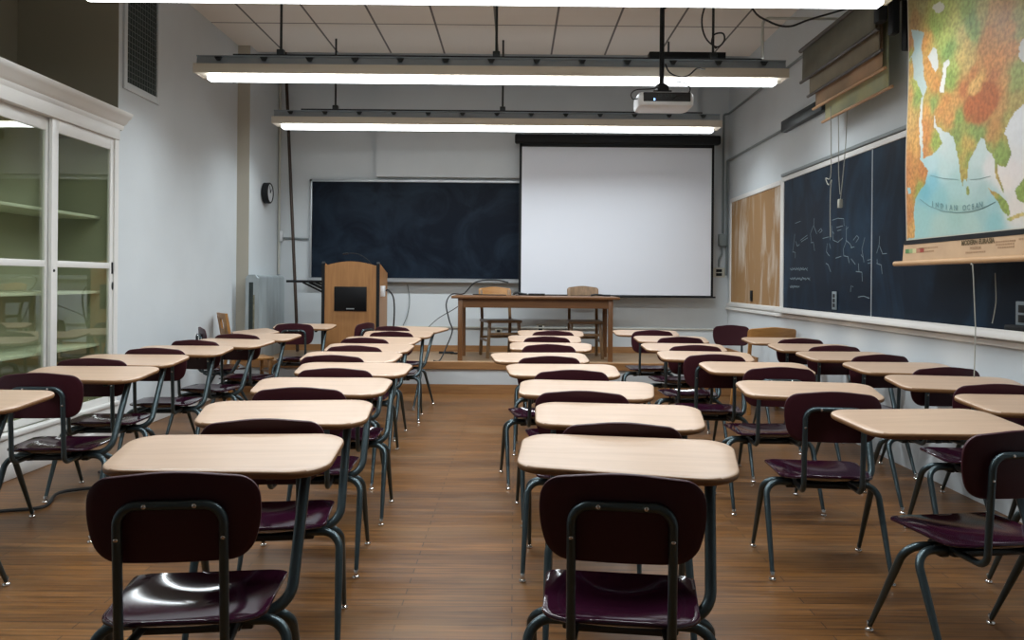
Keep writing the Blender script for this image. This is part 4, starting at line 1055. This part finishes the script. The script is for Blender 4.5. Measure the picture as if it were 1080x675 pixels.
bm = B(); tube(bm, [(-.012, 0, .2), (-.012, 0, ZC - 2.60)], .019, 14); obj('pole', bm, M['black'], t)
bm = B(); tube(bm, smooth_path([(-.215, -.12, .07), (-.26, -.15, .06), (-.27, -.15, .10), (-.23, -.15, .13), (-.12, -.14, .14), (-.05, -.12, .16)]), .005, 6); obj('cable', bm, M['rubber'], t)
bm = B(); tube(bm, smooth_path([(.05, -.155, .06), (.08, -.2, .08), (.15, -.2, .09), (.17, -.19, .14), (.12, -.15, .19), (.05, -.1, .2)]), .005, 6); obj('cable', bm, M['rubber'], t)
bm = B(); tube(bm, smooth_path([(.01, -.03, .36), (.03, -.1, .28), (.10, -.12, .24), (.17, -.12, .25), (.24, -.1, .31), (.33, .1, .36), (.42, .36, .43)]), .006, 6); obj('cable', bm, M['rubber'], t)
bm = B(); tube(bm, smooth_path([(.0, -.02, .80), (.06, -.02, .88), (.18, -.02, .95), (.30, -.02, 1.05), (.42, -.02, 1.2), (.46, -.02, 1.285)]), .011, 8); obj('cable', bm, M['rubber'], t)
# dark control box lying along the middle fixture, cables over it
t = thing('ballast_box', 'long black box lying on top of the middle light behind the projector pole', 'box', (1.44, 6.715, 3.119))
bm = B(); box(bm, -.33, .31, -.05, .05, .0, .07, .006); obj('casing', bm, M['black'], t)
bm = B(); box(bm, -.42, .6, -.03, .03, 0.0, .02, .003); obj('rail', bm, M['black'], t)
bm = B(); tube(bm, smooth_path([(1.575, 6.5, 3.88), (1.55, 6.48, 3.6), (1.50, 6.47, 3.4), (1.53, 6.47, 3.25), (1.62, 6.46, 3.17), (1.68, 6.46, 3.22), (1.67, 6.46, 3.28), (1.60, 6.46, 3.27), (1.58, 6.46, 3.2), (1.62, 6.47, 3.16)]), .007, 6)
tag(obj('lamp_cable', bm, M['rubber']), 'dark cable looped beside the stem of the middle light', 'cable')
bm = B(); tube(bm, smooth_path([(1.72, 6.2, 3.88), (1.82, 6.2, 3.42), (1.98, 6.25, 3.31), (2.15, 6.3, 3.29), (2.35, 6.4, 3.38), (2.68, 6.5, 3.50)]), .008, 6)
tag(obj('ceiling_cable', bm, M['rubber']), 'dark cable sagging from the ceiling to the side wall', 'cable')
# cord along the left wall floor
bm = B(); tube(bm, smooth_path([(-2.95, 3.9, .012), (-2.78, 4.2, .01), (-2.55, 4.32, .01), (-2.62, 4.6, .012), (-2.45, 4.75, .012), (-2.5, 4.95, .012), (-2.65, 5.1, .012)]), .009, 8)
tag(obj('floor_cable', bm, M['rubber']), 'black cord lying on the wooden floor below the glass cabinet', 'cord')

# ------------------------------------------------------------------ world, camera, view
w = bpy.data.worlds.new('World'); sc.world = w; w.use_nodes = True
w.node_tree.nodes['Background'].inputs['Color'].default_value = (.02, .02, .025, 1)
cam = bpy.data.cameras.new('Camera'); co = bpy.data.objects.new('Camera', cam); COL.objects.link(co)
cam.sensor_width = 36; cam.lens = 28.0; cam.clip_start = .05; cam.clip_end = 60
co.location = (0, 0, 1.26); co.rotation_euler = (PI / 2, -.009, 0)
cam.shift_x = -(543 - 540) / 1080; cam.shift_y = -(337.5 - 296) / 1080
sc.camera = co
vs = sc.view_settings
vs.view_transform = 'Standard'; vs.look = 'None'; vs.gamma = 1; vs.exposure = 0.0
try: vs.use_curve_mapping = False
except Exception: pass
cy = sc.cycles
cy.use_denoising = True
cy.max_bounces = 8; cy.diffuse_bounces = 5; cy.glossy_bounces = 4; cy.transparent_max_bounces = 12
cy.sample_clamp_indirect = 6
